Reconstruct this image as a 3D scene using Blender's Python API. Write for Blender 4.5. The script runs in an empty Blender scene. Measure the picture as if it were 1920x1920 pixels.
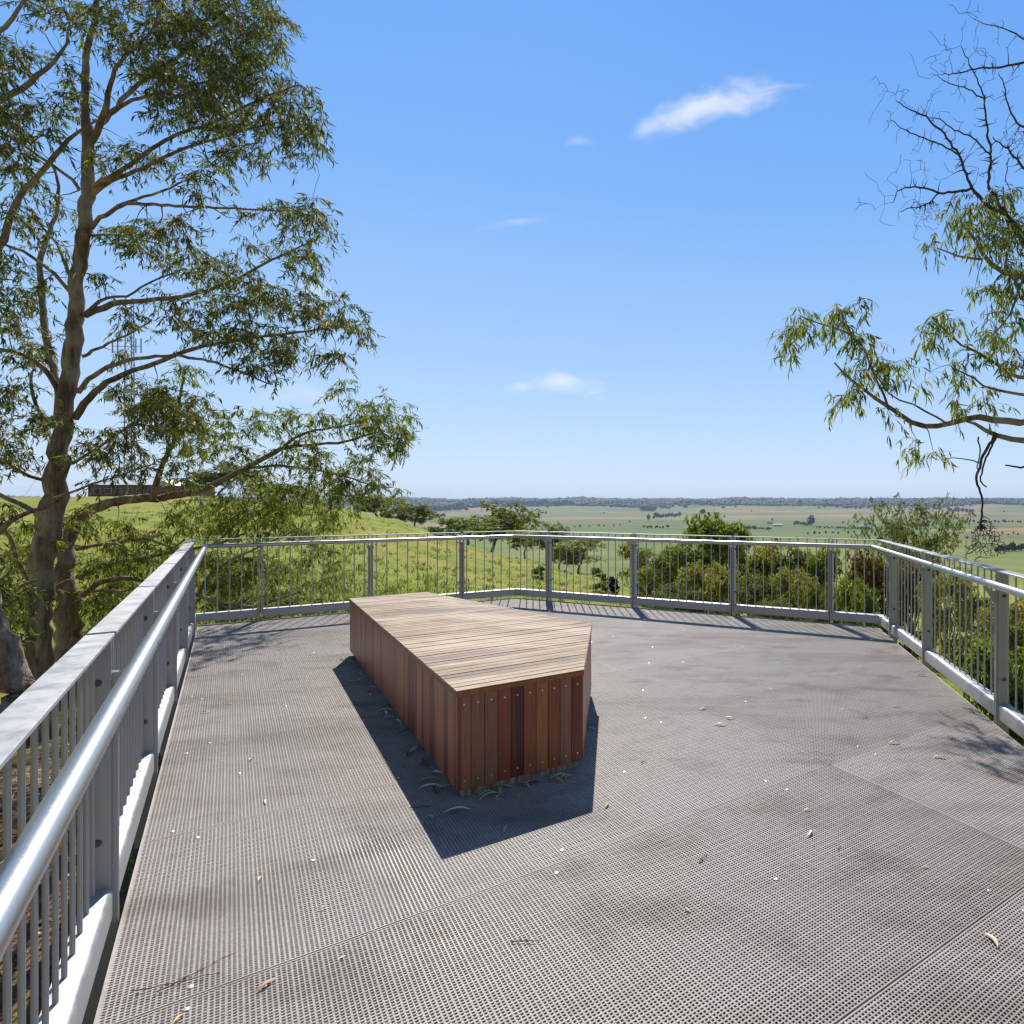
import bpy, math, random
import numpy as np
from math import sin, cos, pi, radians
rnd = random.Random(7)
C = bpy.context.scene.collection
scene = bpy.context.scene
H = 1.5                      # eye height above the deck
F, CX, CY = 1213.0, 1400.0, 938.0

# ------------------------------------------------------------------ camera
cam = bpy.data.cameras.new("camera"); co = bpy.data.objects.new("camera", cam); C.objects.link(co)
co.location = (0, 0, H); co.rotation_euler = (radians(90), 0, 0)
cam.sensor_width = 36; cam.lens = 36 * F / 1920
cam.shift_x = (960 - CX) / 1920; cam.shift_y = -(960 - CY) / 1920
cam.clip_start = 0.05; cam.clip_end = 20000
scene.camera = co
# ------------------------------------------------------------------ light
SUN = (-0.33, 1.0, 1.054)
SUN_EL = math.atan2(SUN[2], math.hypot(SUN[0], SUN[1])); SUN_AZ = math.atan2(SUN[0], SUN[1])
w = bpy.data.worlds.new("World"); scene.world = w; w.use_nodes = True
scene.view_settings.view_transform = 'Standard'; scene.view_settings.look = 'None'
scene.view_settings.gamma = 1; scene.view_settings.exposure = 0.6
sun = bpy.data.lights.new("sun", 'SUN'); sun.energy = 4.0; sun.angle = radians(0.5); sun.color = (1, .95, .86)
scene.cycles.filter_width = 1.4
so = bpy.data.objects.new("sun", sun); C.objects.link(so)
from mathutils import Vector, Matrix
so.rotation_euler = Vector(SUN).to_track_quat('Z', 'Y').to_euler()
scene.cycles.max_bounces = 6; scene.cycles.transparent_max_bounces = 4
scene.cycles.volume_bounces = 0; scene.cycles.sample_clamp_indirect = 6
scene.cycles.use_denoising = True; scene.cycles.denoiser = 'OPENIMAGEDENOISE'; scene.cycles.denoising_input_passes = 'RGB_ALBEDO_NORMAL'; scene.cycles.denoising_prefilter = 'ACCURATE'

# ---------- node helper
class N:
    def __init__(s, tree): s.t = tree; s.n = tree.nodes; s.l = tree.links
    def new(s, typ, **kw):
        n = s.n.new(typ)
        for k, v in kw.items():
            if k[0] == '_': n.inputs[int(k[1:])].default_value = v
            else: setattr(n, k, v)
        return n
    def set(s, n, key, v):
        if hasattr(v, 'is_output') or isinstance(v, bpy.types.NodeSocket): s.l.new(v, n.inputs[key])
        else: n.inputs[key].default_value = v
    def math(s, op, a, b=None, c=None, clamp=False):
        n = s.new('ShaderNodeMath', operation=op, use_clamp=clamp); s.set(n, 0, a)
        if b is not None: s.set(n, 1, b)
        if c is not None: s.set(n, 2, c)
        return n.outputs[0]
    def mix(s, f, a, b, mode='MIX'):
        n = s.new('ShaderNodeMix', data_type='RGBA', blend_type=mode); s.set(n, 0, f); s.set(n, 6, a); s.set(n, 7, b); return n.outputs[2]
    def ramp(s, f, pts, interp='LINEAR'):
        n = s.new('ShaderNodeValToRGB'); r = n.color_ramp; r.interpolation = interp
        while len(r.elements) < len(pts): r.elements.new(0.5)
        for e, (p, c) in zip(r.elements, pts): e.position = p; e.color = (c[0], c[1], c[2], 1)
        s.set(n, 0, f); return n.outputs[0]
    def noise(s, vec, scale, detail=4, rough=.55, dist=0):
        n = s.new('ShaderNodeTexNoise'); s.set(n, 'Vector', vec); s.set(n, 'Scale', scale); s.set(n, 'Detail', detail); s.set(n, 'Roughness', rough); s.set(n, 'Distortion', dist); return n.outputs[0]
    def mapping(s, vec, loc=(0, 0, 0), rot=(0, 0, 0), sc=(1, 1, 1)):
        n = s.new('ShaderNodeMapping'); s.set(n, 0, vec); n.inputs[1].default_value = loc; n.inputs[2].default_value = rot; n.inputs[3].default_value = sc; return n.outputs[0]
    def step(s, v, a, b):
        n = s.new('ShaderNodeMapRange', clamp=True, interpolation_type='SMOOTHSTEP'); s.set(n, 0, v); s.set(n, 1, a); s.set(n, 2, b); return n.outputs[0]

def material(name):
    m = bpy.data.materials.new(name); m.use_nodes = True; m.node_tree.nodes.clear()
    k = N(m.node_tree); out = k.new('ShaderNodeOutputMaterial'); b = k.new('ShaderNodeBsdfPrincipled')
    k.l.new(b.outputs[0], out.inputs[0]); tc = k.new('ShaderNodeTexCoord'); return m, k, b, out, tc.outputs['Object']
def bump(k, b, h, strength=.3, dist=.01):
    n = k.new('ShaderNodeBump'); n.inputs[0].default_value = strength; n.inputs[1].default_value = dist; k.l.new(h, n.inputs[2 if n.inputs[2].name == 'Height' else 'Height']); k.l.new(n.outputs[0], b.inputs['Normal'])
def isl(k): return k.new('ShaderNodeNewGeometry').outputs['Random Per Island']

# ---------- sky
k = N(w.node_tree); bg = w.node_tree.nodes['Background']
sky = k.new('ShaderNodeTexSky', sky_type='NISHITA', sun_disc=False, sun_elevation=SUN_EL, sun_rotation=SUN_AZ, air_density=1.0, dust_density=0.25, ozone_density=2.0)
tc = k.new('ShaderNodeTexCoord').outputs['Generated']
sp = k.new('ShaderNodeSeparateXYZ'); k.l.new(tc, sp.inputs[0])
yy = k.math('MAXIMUM', sp.outputs[1], 0.05)
u = k.math('DIVIDE', sp.outputs[0], yy); v = k.math('DIVIDE', sp.outputs[2], yy)
nz = k.noise(k.mapping(tc, sc=(7, 7, 16)), 2.0, 7, .55, .5)
def cloud(px, py, hl, hw, ang, strength):
    cu, cv = (px - CX) / F, (CY - py) / F; a = radians(ang)
    du = k.math('SUBTRACT', u, cu); dv = k.math('SUBTRACT', v, cv)
    x = k.math('ADD', k.math('MULTIPLY', du, cos(a) / (hl / F)), k.math('MULTIPLY', dv, sin(a) / (hl / F)))
    y = k.math('ADD', k.math('MULTIPLY', du, -sin(a) / (hw / F)), k.math('MULTIPLY', dv, cos(a) / (hw / F)))
    y = k.math('ADD', y, k.math('MULTIPLY', k.math('MULTIPLY', x, x), .7))
    r = k.math('SQRT', k.math('ADD', k.math('MULTIPLY', x, x), k.math('MULTIPLY', y, y)))
    m = k.math('ADD', k.math('SUBTRACT', 1.0, r), k.math('MULTIPLY', k.math('SUBTRACT', nz, .5), 2.2))
    return k.math('MULTIPLY', k.step(m, 0.0, 1.3), strength)
cl = cloud(1330, 195, 170, 42, 17, .75)
for a in ((1222, 235, 55, 26, 20, .5), (1052, 716, 85, 30, 3, .75), (985, 725, 60, 14, 0, .35), (972, 414, 75, 12, 5, .3), (1085, 265, 35, 12, 0, .25), (595, 545, 60, 38, 10, .6), (560, 740, 120, 25, 0, .3)):
    cl = k.math('MAXIMUM', cl, cloud(*a))
hs = k.new('ShaderNodeHueSaturation'); k.l.new(sky.outputs[0], hs.inputs['Color'])
hs.inputs['Hue'].default_value = .5; hs.inputs['Saturation'].default_value = 1.25
grad = k.ramp(sp.outputs[2], [(0, (4.9, 5.95, 7.6)), (.05, (4.5, 5.8, 7.7)), (.2, (3.1, 4.9, 7.7)), (.42, (1.75, 3.7, 7.6)), (.66, (1.0, 2.9, 7.3)), (.78, (.5, 1.15, 2.6)), (1, (.3, .62, 1.35))])
base = k.mix(.9, hs.outputs[0], grad); base = k.mix(k.step(sp.outputs[1], .1, -.35), base, k.mix(1, base, (.62, .5, .42, 1), 'MULTIPLY'))
col = k.mix(cl, base, (7.2, 7.5, 7.8, 1))
k.l.new(col, bg.inputs[0]); bg.inputs[1].default_value = 0.085

# ------------------------------------------------------------------ mesh helpers
def tag(o, label=None, cat=None, group=None, kind=None):
    if label: o['label'] = label
    if cat: o['category'] = cat
    if group: o['group'] = group
    if kind: o['kind'] = kind
    return o
def link(name, me, mat=None, parent=None, smooth=False):
    if mat: me.materials.append(mat)
    if smooth: me.polygons.foreach_set('use_smooth', np.ones(len(me.polygons), dtype=bool))
    o = bpy.data.objects.new(name, me); C.objects.link(o)
    if parent:
        o.parent = parent; o.location = -Vector(parent.location) if parent.get('_local') is None else (0, 0, 0)
    return o
def np_mesh(name, V, Fc):
    V = np.asarray(V, dtype=np.float32); Fc = np.asarray(Fc, dtype=np.int32); n, kk = Fc.shape
    me = bpy.data.meshes.new(name); me.vertices.add(len(V)); me.vertices.foreach_set('co', V.ravel())
    me.loops.add(n * kk); me.loops.foreach_set('vertex_index', Fc.ravel())
    me.polygons.add(n); me.polygons.foreach_set('loop_start', np.arange(n, dtype=np.int32) * kk)
    me.update(calc_edges=True); me.validate(); return me
def empty(name, loc=(0, 0, 0)):
    o = bpy.data.objects.new(name, None); C.objects.link(o); o.location = loc; o.empty_display_size = .2; return o
class MB:
    def __init__(s): s.v = []; s.f = []
    def add(s, vs, fs):
        b = len(s.v); s.v += [tuple(map(float, x)) for x in vs]; s.f += [tuple(b + i for i in q) for q in fs]
    def prism(s, base, top):             # two rings of equal length, capped
        n = len(base); s.add(list(base) + list(top), [tuple(range(n))[::-1], tuple(range(n, 2 * n))] + [(i, (i + 1) % n, n + (i + 1) % n, n + i) for i in range(n)])
    def box(s, c, ax, ay, az):           # centre and three half-axis vectors
        c, ax, ay, az = map(np.array, (c, ax, ay, az)); r = [c - ax - ay, c + ax - ay, c + ax + ay, c - ax + ay]
        s.prism([p - az for p in r], [p + az for p in r])
    def tube(s, pts, rad, n=10, caps=True):
        pts = [np.array(p, float) for p in pts]; rad = rad if hasattr(rad, '__len__') else [rad] * len(pts)
        b = len(s.v); m = len(pts)
        for i, p in enumerate(pts):
            t = pts[min(i + 1, m - 1)] - pts[max(i - 1, 0)]; t /= np.linalg.norm(t)
            r = np.array((0, 0, 1.)) if abs(t[2]) < .9 else np.array((1., 0, 0))
            a = np.cross(t, r); a /= np.linalg.norm(a); c = np.cross(t, a)
            for j in range(n):
                q = 2 * pi * j / n; s.v.append(tuple(p + rad[i] * (cos(q) * a + sin(q) * c)))
        for i in range(m - 1):
            for j in range(n):
                s.f.append((b + i * n + j, b + i * n + (j + 1) % n, b + (i + 1) * n + (j + 1) % n, b + (i + 1) * n + j))
        if caps: s.f.append(tuple(b + j for j in range(n))[::-1]); s.f.append(tuple(b + (m - 1) * n + j for j in range(n)))
    def build(s, name, mat, parent=None, smooth=False, bevel=0):
        me = bpy.data.meshes.new(name); me.from_pydata(s.v, [], s.f); me.update()
        import bmesh
        bm = bmesh.new(); bm.from_mesh(me); bmesh.ops.recalc_face_normals(bm, faces=bm.faces)
        if bevel: bmesh.ops.bevel(bm, geom=list(bm.edges), offset=bevel, segments=1, affect='EDGES')
        bm.to_mesh(me); bm.free()
        o = link(name, me, mat, parent)
        if smooth:
            me.shade_smooth() if hasattr(me, 'shade_smooth') else None
            try: me.set_sharp_from_angle(angle=radians(40))
            except Exception: pass
        return o
def at(px, py, Y):                       # a point at forward distance Y, from a measured picture position
    return np.array(((px - CX) * Y / F, Y, H - (py - CY) * Y / F))
def un(px, py, z=0):
    Y = (H - z) * F / (py - CY); return np.array(((px - CX) * Y / F, Y))

# ------------------------------------------------------------------ materials
def m_galv(name, base=.42, rough=.5, metal=.55, warm=0):
    m, k, b, out, oc = material(name)
    n1 = k.noise(oc, 14, 5, .6); n2 = k.noise(k.mapping(oc, sc=(1, 1, .25)), 90, 3, .6)
    f = k.math('ADD', k.math('MULTIPLY', n1, .7), k.math('MULTIPLY', n2, .3))
    c = k.ramp(f, [(.3, (base * .84, base * .85 - warm * .01, base * .85 - warm * .04)), (.7, (base * 1.08, base * 1.08 - warm * .03, base * 1.08 - warm * .08))])
    k.l.new(c, b.inputs['Base Color']); b.inputs['Metallic'].default_value = metal
    k.l.new(k.ramp(n1, [(.3, (rough - .1,) * 3), (.7, (rough + .12,) * 3)]), b.inputs['Roughness'])
    bump(k, b, n2, .12, .002); return m
M = {}
M['galv'] = m_galv('galvanised_steel')
M['galv_tan_reflect'] = m_galv('galvanised_tan_reflect', .46, .5, .35, 1.2)  # same steel tinted warm: tan reflection on posts put into the base colour
m, k, b, out, oc = material('stainless_tube')
nn = k.noise(k.mapping(oc, rot=(0, 0, radians(51)), sc=(2, 60, 60)), 20, 3, .6)
k.l.new(k.ramp(nn, [(.3, (.4, .4, .4)), (.7, (.56, .56, .55))]), b.inputs['Base Color']); b.inputs['Metallic'].default_value = 1
k.l.new(k.ramp(nn, [(.3, (.3,) * 3), (.7, (.42,) * 3)]), b.inputs['Roughness']); M['steel'] = m
m, k, b, out, oc = material('dark_bolt'); b.inputs['Base Color'].default_value = (.12, .12, .13, 1); b.inputs['Metallic'].default_value = .7; b.inputs['Roughness'].default_value = .5
bump(k, b, k.noise(oc, 200, 3), .3, .001); M['bolt'] = m
m, k, b, out, oc = material('brown_steel'); k.l.new(k.ramp(k.noise(oc, 8, 4), [(.3, (.05, .035, .025)), (.7, (.1, .07, .048))]), b.inputs['Base Color']); b.inputs['Roughness'].default_value = .7; M['brown'] = m
# grating with dirt
m, k, b, out, oc = material('grating_resin')
rot = radians(51.4)
big = k.noise(k.mapping(oc, rot=(0, 0, radians(-15)), sc=(.55, 1.7, 1)), 1.1, 8, .62, .3)
med = k.noise(oc, 5, 5, .6); fin = k.noise(oc, 90, 3, .6)
c = k.ramp(fin, [(.25, (.28, .25, .228)), (.75, (.46, .42, .392))])
dirt = k.math('MULTIPLY', k.step(big, .46, .7), .6)
blot = k.noise(k.mapping(oc, rot=(0, 0, .6), sc=(1, 1.6, 1)), 2.2, 8, .6, .35); c = k.mix(k.math('MULTIPLY', k.step(blot, .5, .7), .5), c, (.13, .1, .085, 1))
c = k.mix(dirt, c, (.15, .12, .1, 1)); c = k.mix(k.math('MULTIPLY', k.step(med, .5, .72), .35), c, (.24, .2, .17, 1))
oi = k.new('ShaderNodeObjectInfo').outputs['Random']; c = k.mix(1, c, k.ramp(oi, [(0, (.92, .9, .88)), (.5, (1.02, 1.01, 1.0)), (1, (1.12, 1.11, 1.1))]), 'MULTIPLY')
k.l.new(c, b.inputs['Base Color']); b.inputs['Roughness'].default_value = .62; bump(k, b, fin, .3, .001); M['grate'] = m
# timber
def m_wood(name, cols, graindir, rough=.6, streak=.5, lite=None):
    m, k, b, out, oc = material(name); r = isl(k)
    c = k.ramp(r, cols)
    off = k.new('ShaderNodeVectorMath', operation='ADD'); k.l.new(oc, off.inputs[0]); cmb = k.new('ShaderNodeCombineXYZ'); rr = k.math('MULTIPLY', r, 37.0)
    for i in range(3): k.l.new(rr, cmb.inputs[i])
    k.l.new(cmb.outputs[0], off.inputs[1])
    if graindir == 'z': mp = k.mapping(off.outputs[0], sc=(1, 1, .05))
    else: mp = k.mapping(k.mapping(off.outputs[0], rot=(0, 0, -graindir)), sc=(.05, 1, 1))
    g = k.noise(mp, 95, 5, .65, .3); g2 = k.noise(mp, 26, 3, .6)
    c = k.mix(k.math('MULTIPLY', k.step(g, .42, .7), streak), c, (.05, .025, .018, 1), 'MIX')
    c = k.mix(k.math('MULTIPLY', k.step(g2, .5, .75), .4), c, k.mix(.5, c, (.5, .3, .18, 1)))
    if lite:
        pt = k.step(k.noise(k.mapping(oc, rot=(0, 0, -graindir), sc=(.45, 1, 1)), 3.2, 5, .6, .5), .42, .66)
        c = k.mix(k.math('MULTIPLY', pt, .75), c, k.mix(k.math('MULTIPLY', g, .5), (lite[0], lite[1], lite[2], 1), (.3, .2, .14, 1)))
    k.l.new(c, b.inputs['Base Color']); b.inputs['Roughness'].default_value = rough; b.inputs['Specular IOR Level'].default_value = .3; bump(k, b, g, .35, .002); return m
# foliage
def m_leaf(name, cols, trans=.42, rough=.6, tgain=1.6):
    m, k, b, out, oc = material(name); r = isl(k); c = k.ramp(r, cols)
    c = k.mix(k.math('MULTIPLY', k.step(k.noise(oc, .9, 3), .35, .7), .5), c, k.mix(1, c, (.75, .72, .8, 1), 'MULTIPLY'))
    k.l.new(c, b.inputs['Base Color']); b.inputs['Roughness'].default_value = rough; b.inputs['Specular IOR Level'].default_value = .25
    t = k.new('ShaderNodeBsdfTranslucent'); k.l.new(k.mix(1, c, (tgain * 1.15, tgain * 1.2, tgain * .45, 1), 'MULTIPLY'), t.inputs[0])
    mx = k.new('ShaderNodeMixShader'); mx.inputs[0].default_value = trans; k.l.new(b.outputs[0], mx.inputs[1]); k.l.new(t.outputs[0], mx.inputs[2]); k.l.new(mx.outputs[0], out.inputs[0]); return m
M['gum_leaf'] = m_leaf('gum_leaf', [(0, (.045, .052, .022)), (.5, (.085, .095, .032)), (.85, (.14, .15, .045)), (.975, (.22, .21, .055)), (1, (.45, .28, .06))])
M['gum_leaf_bright'] = m_leaf('gum_leaf_bright', [(0, (.06, .075, .024)), (.5, (.12, .15, .036)), (.9, (.2, .23, .05)), (1, (.34, .26, .08))], .48)
M['far_leaf'] = m_leaf('far_leaf', [(0, (.05, .065, .03)), (.6, (.12, .14, .055)), (1, (.2, .21, .08))], .42, .6, 1.8)
M['green_leaf'] = m_leaf('green_leaf', [(0, (.07, .1, .022)), (.6, (.13, .17, .035)), (1, (.22, .25, .055))], .48, .5, 1.8)
M['olive_leaf'] = m_leaf('olive_leaf', [(0, (.07, .075, .03)), (.6, (.19, .185, .06)), (1, (.3, .26, .09))], .5, .5, 2.0)
M['rust_leaf'] = m_leaf('rust_leaf', [(0, (.11, .06, .02)), (.5, (.2, .1, .025)), (1, (.14, .15, .04))], .35, .5, 1.5)
M['distant_leaf'] = m_leaf('distant_leaf', [(0, (.016, .027, .02)), (1, (.04, .055, .032))], .1, .7, 1.0)
def m_bark(name, a, bcol, cc):
    m, k, b, out, oc = material(name); n1 = k.noise(k.mapping(oc, sc=(1, 1, .14)), 9, 6, .65, .4); n2 = k.noise(oc, 1.3, 4, .6); n3 = k.noise(k.mapping(oc, sc=(1, 1, .3)), 45, 4, .6)
    c = k.ramp(n1, [(.3, a), (.5, bcol), (.72, cc)]); c = k.mix(k.math('MULTIPLY', k.step(n2, .5, .62), .55), c, (*cc, 1)); c = k.mix(k.math('MULTIPLY', k.step(n3, .52, .7), .4), c, (*a, 1))
    k.l.new(c, b.inputs['Base Color']); b.inputs['Roughness'].default_value = .85; bump(k, b, k.math('ADD', n1, k.math('MULTIPLY', n3, .4)), .9, .03); return m
M['bark'] = m_bark('gum_bark', (.06, .038, .026), (.24, .16, .11), (.5, .4, .3))
M['bark_far'] = m_bark('grey_bark', (.1, .08, .065), (.2, .17, .14), (.34, .3, .26))
m, k, b, out, oc = material('dead_wood'); k.l.new(k.ramp(k.noise(oc, 12, 4), [(.3, (.045, .035, .03)), (.7, (.11, .09, .075))]), b.inputs['Base Color']); b.inputs['Roughness'].default_value = .9; M['dead'] = m

# ------------------------------------------------------------------ terrain
RR = [0, 10, 20, 40, 80, 150, 300, 500, 800, 1400, 2500, 3800, 5000, 5600, 6600]
FAR = [-34, -45, -55, -62, -64, -42, -10, 0, -20]
cols = {   # picture column -> (distance, height) pairs of the near ground, then the shared valley floor
 -2200: [(0, -1), (8, -1), (16, -1.9), (26, -1.9), (60, -.4), (110, .4), (180, 1.0), (300, -8), (600, -45)],
 0:    [(0, -1), (8, -1.1), (16, -2.4), (26, -2.2), (60, -.1), (110, 1.0), (180, 2.2), (230, 1.5), (300, -6), (600, -48)],
 350:  [(0, -1), (8, -1.05), (15, -1.8), (24, -1.7), (40, -.9), (70, .1), (120, 1.3), (180, 2.5), (230, 1.8), (300, -6), (600, -48)],
 520:  [(0, -1), (14, -1), (40, -.8), (70, -.1), (120, 1.1), (160, 1.6), (210, .5), (300, -10), (600, -48)],
 640:  [(0, -1), (15, -.95), (30, -.9), (50, -.4), (90, .43), (130, .2), (300, -22), (600, -50)],
 740:  [(0, -1), (15, -1.1), (35, -1.35), (60, -1.0), (85, -.55), (120, -2.5), (300, -30), (600, -50)],
 780:  [(0, -1), (15, -1.2), (25, -1.4), (40, -1.8), (80, -1.2), (110, -4), (300, -33), (600, -51)],
 830:  [(0, -1), (15, -1.2), (40, -2.1), (76, -2.3), (110, -7), (300, -34), (600, -52)],
 870:  [(0, -1), (15, -1.3), (25, -1.9), (40, -2.6), (75, -3.0), (110, -9), (300, -36), (600, -52)],
 970:  [(0, -1), (15, -1.4), (25, -2.2), (40, -3.1), (70, -4.2), (100, -10), (300, -38), (600, -53)],
 1104: [(0, -1), (12, -1.4), (20, -2.1), (35, -3.4), (60, -5.05), (90, -11), (300, -40), (600, -54)],
 1250: [(0, -1), (11, -1.4), (20, -2.5), (35, -4.4), (45, -5.1), (75, -11), (300, -40), (600, -54)],
 1400: [(0, -1), (11, -1.6), (20, -3.0), (40, -5.8), (80, -12), (150, -21), (300, -38), (600, -53)],
 1646: [(0, -1), (7, -1.1), (10, -1.6), (20, -3.4), (40, -6.5), (80, -12), (150, -20), (300, -35), (600, -50)],
 1920: [(0, -1), (5, -1.1), (8, -1.5), (20, -3.6), (40, -7), (80, -12.5), (150, -20), (300, -35), (600, -50)],
 3400: [(0, -1), (5, -1.1), (20, -3), (40, -5), (80, -9), (150, -15), (300, -30), (600, -45)],
}
FARP = [(800, -56), (1400, -62), (2500, -64), (3800, -44), (4700, -12), (5400, 6), (6000, -4), (6800, -30)]
az_c = np.array([math.atan((p - CX) / F) for p in cols]); rs_c = np.geomspace(1, 6800, 200)
prof = np.array([np.interp(rs_c, [a for a, _ in c + FARP], [b for _, b in c + FARP]) for c in cols.values()])
ker = np.array([1, 2, 3, 2, 1]) / 9.
prof = np.array([np.convolve(np.pad(p, 2, mode='edge'), ker, 'valid') for p in prof])
def vnoise(x, y, s, seed=0):
    x = x / s; y = y / s; r = 0; a = 1.
    rg = np.random.RandomState(seed)
    for i in range(5):
        an = rg.rand() * 6.28; ph = rg.rand(2) * 6.28; f = 1.7 ** i
        r = r + a * np.sin(f * (x * cos(an) + y * sin(an)) * 2 + ph[0] + 1.3 * np.sin(f * (y * cos(an) - x * sin(an)) * 1.7 + ph[1])); a *= .62
    return r / 2.4
def ground(x, y):
    x = np.asarray(x, float); y = np.asarray(y, float); R = np.hypot(x, y) + 1e-6; a = np.arctan2(x, y)
    a = np.where(a > 1.35, 1.35 , a); a = np.where(a < az_c[0], az_c[0], a)
    li = np.clip(np.interp(np.log(R), np.log(rs_c), np.arange(len(rs_c))), 0, len(rs_c) - 1.001)
    ai = np.clip(np.interp(a, az_c, np.arange(len(az_c))), 0, len(az_c) - 1.001)
    l0 = li.astype(int); a0 = ai.astype(int); lf = li - l0; af = ai - a0; af = af * af * (3 - 2 * af)
    z = (prof[a0, l0] * (1 - lf) + prof[a0, l0 + 1] * lf) * (1 - af) + (prof[a0 + 1, l0] * (1 - lf) + prof[a0 + 1, l0 + 1] * lf) * af
    z = z + .035 * vnoise(x, y, 1.6, 1) * np.clip((R - 3) / 8, .2, 1) + .14 * vnoise(x, y, 9, 2) * np.clip((R - 12) / 30, 0, 1)
    z = z + 9 * vnoise(x, y, 330, 6) * np.clip((R - 2300) / 1500, 0, 1) + 3.5 * vnoise(x, y, 240, 3) * np.clip((R - 350) / 900, 0, 1) + 5 * vnoise(x, y, 900, 4) * np.clip((R - 1500) / 2500, 0, 1) * np.clip((5600 - R) / 2000, .25, 1)
    back = np.clip((-y - 2) / 20, 0, 1); return z * (1 - back) + np.minimum(z, -1.0) * back
azs = np.concatenate([np.radians(np.arange(-180, -56, 4)), np.radians(np.arange(-56, 30, .22)), np.radians(np.arange(30, 180, 4))])
rings = np.concatenate([[.6, 1.5, 2.5, 3.5], np.geomspace(4.2, 6800, 330)])
A_, R_ = np.meshgrid(azs, rings); X = R_ * np.sin(A_); Y = R_ * np.cos(A_); Z = ground(X, Y)
V = np.stack([X, Y, Z], -1).reshape(-1, 3); na, nr = len(azs), len(rings)
i, j = np.meshgrid(np.arange(nr - 1), np.arange(na), indexing='ij'); j2 = (j + 1) % na
Fq = np.stack([i * na + j, i * na + j2, (i + 1) * na + j2, (i + 1) * na + j], -1).reshape(-1, 4)[:, ::-1]
V = np.vstack([V, [[0, 0, -1]]])
me = np_mesh('terrain', V, Fq)
# terrain material
m, k, b, out, oc = material('pasture')
sp = k.new('ShaderNodeSeparateXYZ'); k.l.new(oc, sp.inputs[0])
dist = k.new('ShaderNodeVectorMath', operation='LENGTH'); k.l.new(oc, dist.inputs[0]); D = dist.outputs['Value']
n_a = k.noise(oc, .07, 6, .6); n_b = k.noise(oc, .6, 6, .65); n_c = k.noise(oc, 5, 6, .7); n_d = k.noise(oc, 40, 5, .7)
g = k.ramp(n_b, [(.3, (.14, .175, .022)), (.5, (.235, .265, .036)), (.68, (.35, .335, .07))])
g = k.mix(k.math('MULTIPLY', k.step(n_a, .5, .62), .7), g, (.38, .3, .09, 1))
g = k.mix(k.math('MULTIPLY', k.step(n_c, .55, .7), .45), g, (.07, .1, .02, 1))
g = k.mix(k.math('MULTIPLY', k.step(n_d, .5, .75), .4), g, (.08, .09, .025, 1))
# fields of the valley
vo = k.new('ShaderNodeTexVoronoi', feature='F1'); vo.inputs['Randomness'].default_value = .9
wv = k.new('ShaderNodeVectorMath', operation='ADD'); k.l.new(oc, wv.inputs[0]); wn = k.new('ShaderNodeTexNoise'); wn.inputs['Scale'].default_value = .0016; k.l.new(oc, wn.inputs['Vector'])
ws = k.new('ShaderNodeVectorMath', operation='SCALE'); k.l.new(wn.outputs['Color'], ws.inputs[0]); ws.inputs['Scale'].default_value = 260; k.l.new(ws.outputs[0], wv.inputs[1])
k.l.new(k.mapping(wv.outputs[0], rot=(0, 0, .3), sc=(.0016, .0019, 0)), vo.inputs['Vector']); vo.inputs['Scale'].default_value = 1.0
vs = k.new('ShaderNodeSeparateColor'); k.l.new(vo.outputs['Color'], vs.inputs[0])
fc = k.ramp(vs.outputs[0], [(0, (.1, .15, .04)), (.3, (.15, .18, .055)), (.55, (.2, .19, .08)), (.78, (.36, .24, .11)), (.85, (.13, .19, .045)), (1, (.1, .17, .035))])
nf = k.noise(k.mapping(oc, sc=(.3, 1, 1)), .01, 7, .68)
fc = k.mix(k.math('MULTIPLY', k.step(nf, .4, .65), .4), fc, (.2, .18, .1, 1)); fc = k.mix(k.math('MULTIPLY', k.step(k.noise(k.mapping(oc, sc=(.3, 1, 1)), .02, 7, .75), .53, .6), .75), fc, (.065, .085, .04, 1))
hill = k.ramp(k.noise(k.mapping(oc, sc=(.35, 1, 1)), .003, 6, .65), [(.36, (.11, .16, .05)), (.5, (.19, .19, .085)), (.62, (.34, .22, .12))])
fc = k.mix(k.step(D, 1700, 2600), fc, hill)
grn = k.ramp(k.noise(k.mapping(oc, sc=(.5, 1, 1)), .012, 7, .7), [(.32, (.1, .145, .035)), (.5, (.17, .2, .05)), (.66, (.26, .25, .1))])
fc = k.mix(k.step(D, 850, 1250), grn, fc)
c = k.mix(k.step(D, 180, 480), g, fc); c = k.mix(k.step(k.math('ADD', D, k.math('MULTIPLY', k.math('SUBTRACT', k.noise(oc, .0022, 5, .6), .5), 2600)), 4050, 4200), c, (.022, .032, .022, 1))
# leaf litter under the left gums
lx = k.math('ADD', sp.outputs[0], k.math('MULTIPLY', sp.outputs[1], .55))
lit = k.math('MULTIPLY', k.step(k.math('ADD', lx, k.math('MULTIPLY', k.math('SUBTRACT', n_b, .5), -5)), .2, -2.4), k.step(D, 15, 9.5))
lc = k.ramp(k.noise(oc, 55, 5, .75), [(.3, (.07, .04, .025)), (.5, (.22, .13, .075)), (.7, (.42, .3, .2))])
c = k.mix(lit, c, lc)
k.l.new(c, b.inputs['Base Color']); b.inputs['Roughness'].default_value = .95; b.inputs['Specular IOR Level'].default_value = .1
bump(k, b, k.math('ADD', n_c, n_d), .6, .06)
tag(link('terrain', me, m, smooth=True), kind='structure')

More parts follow.
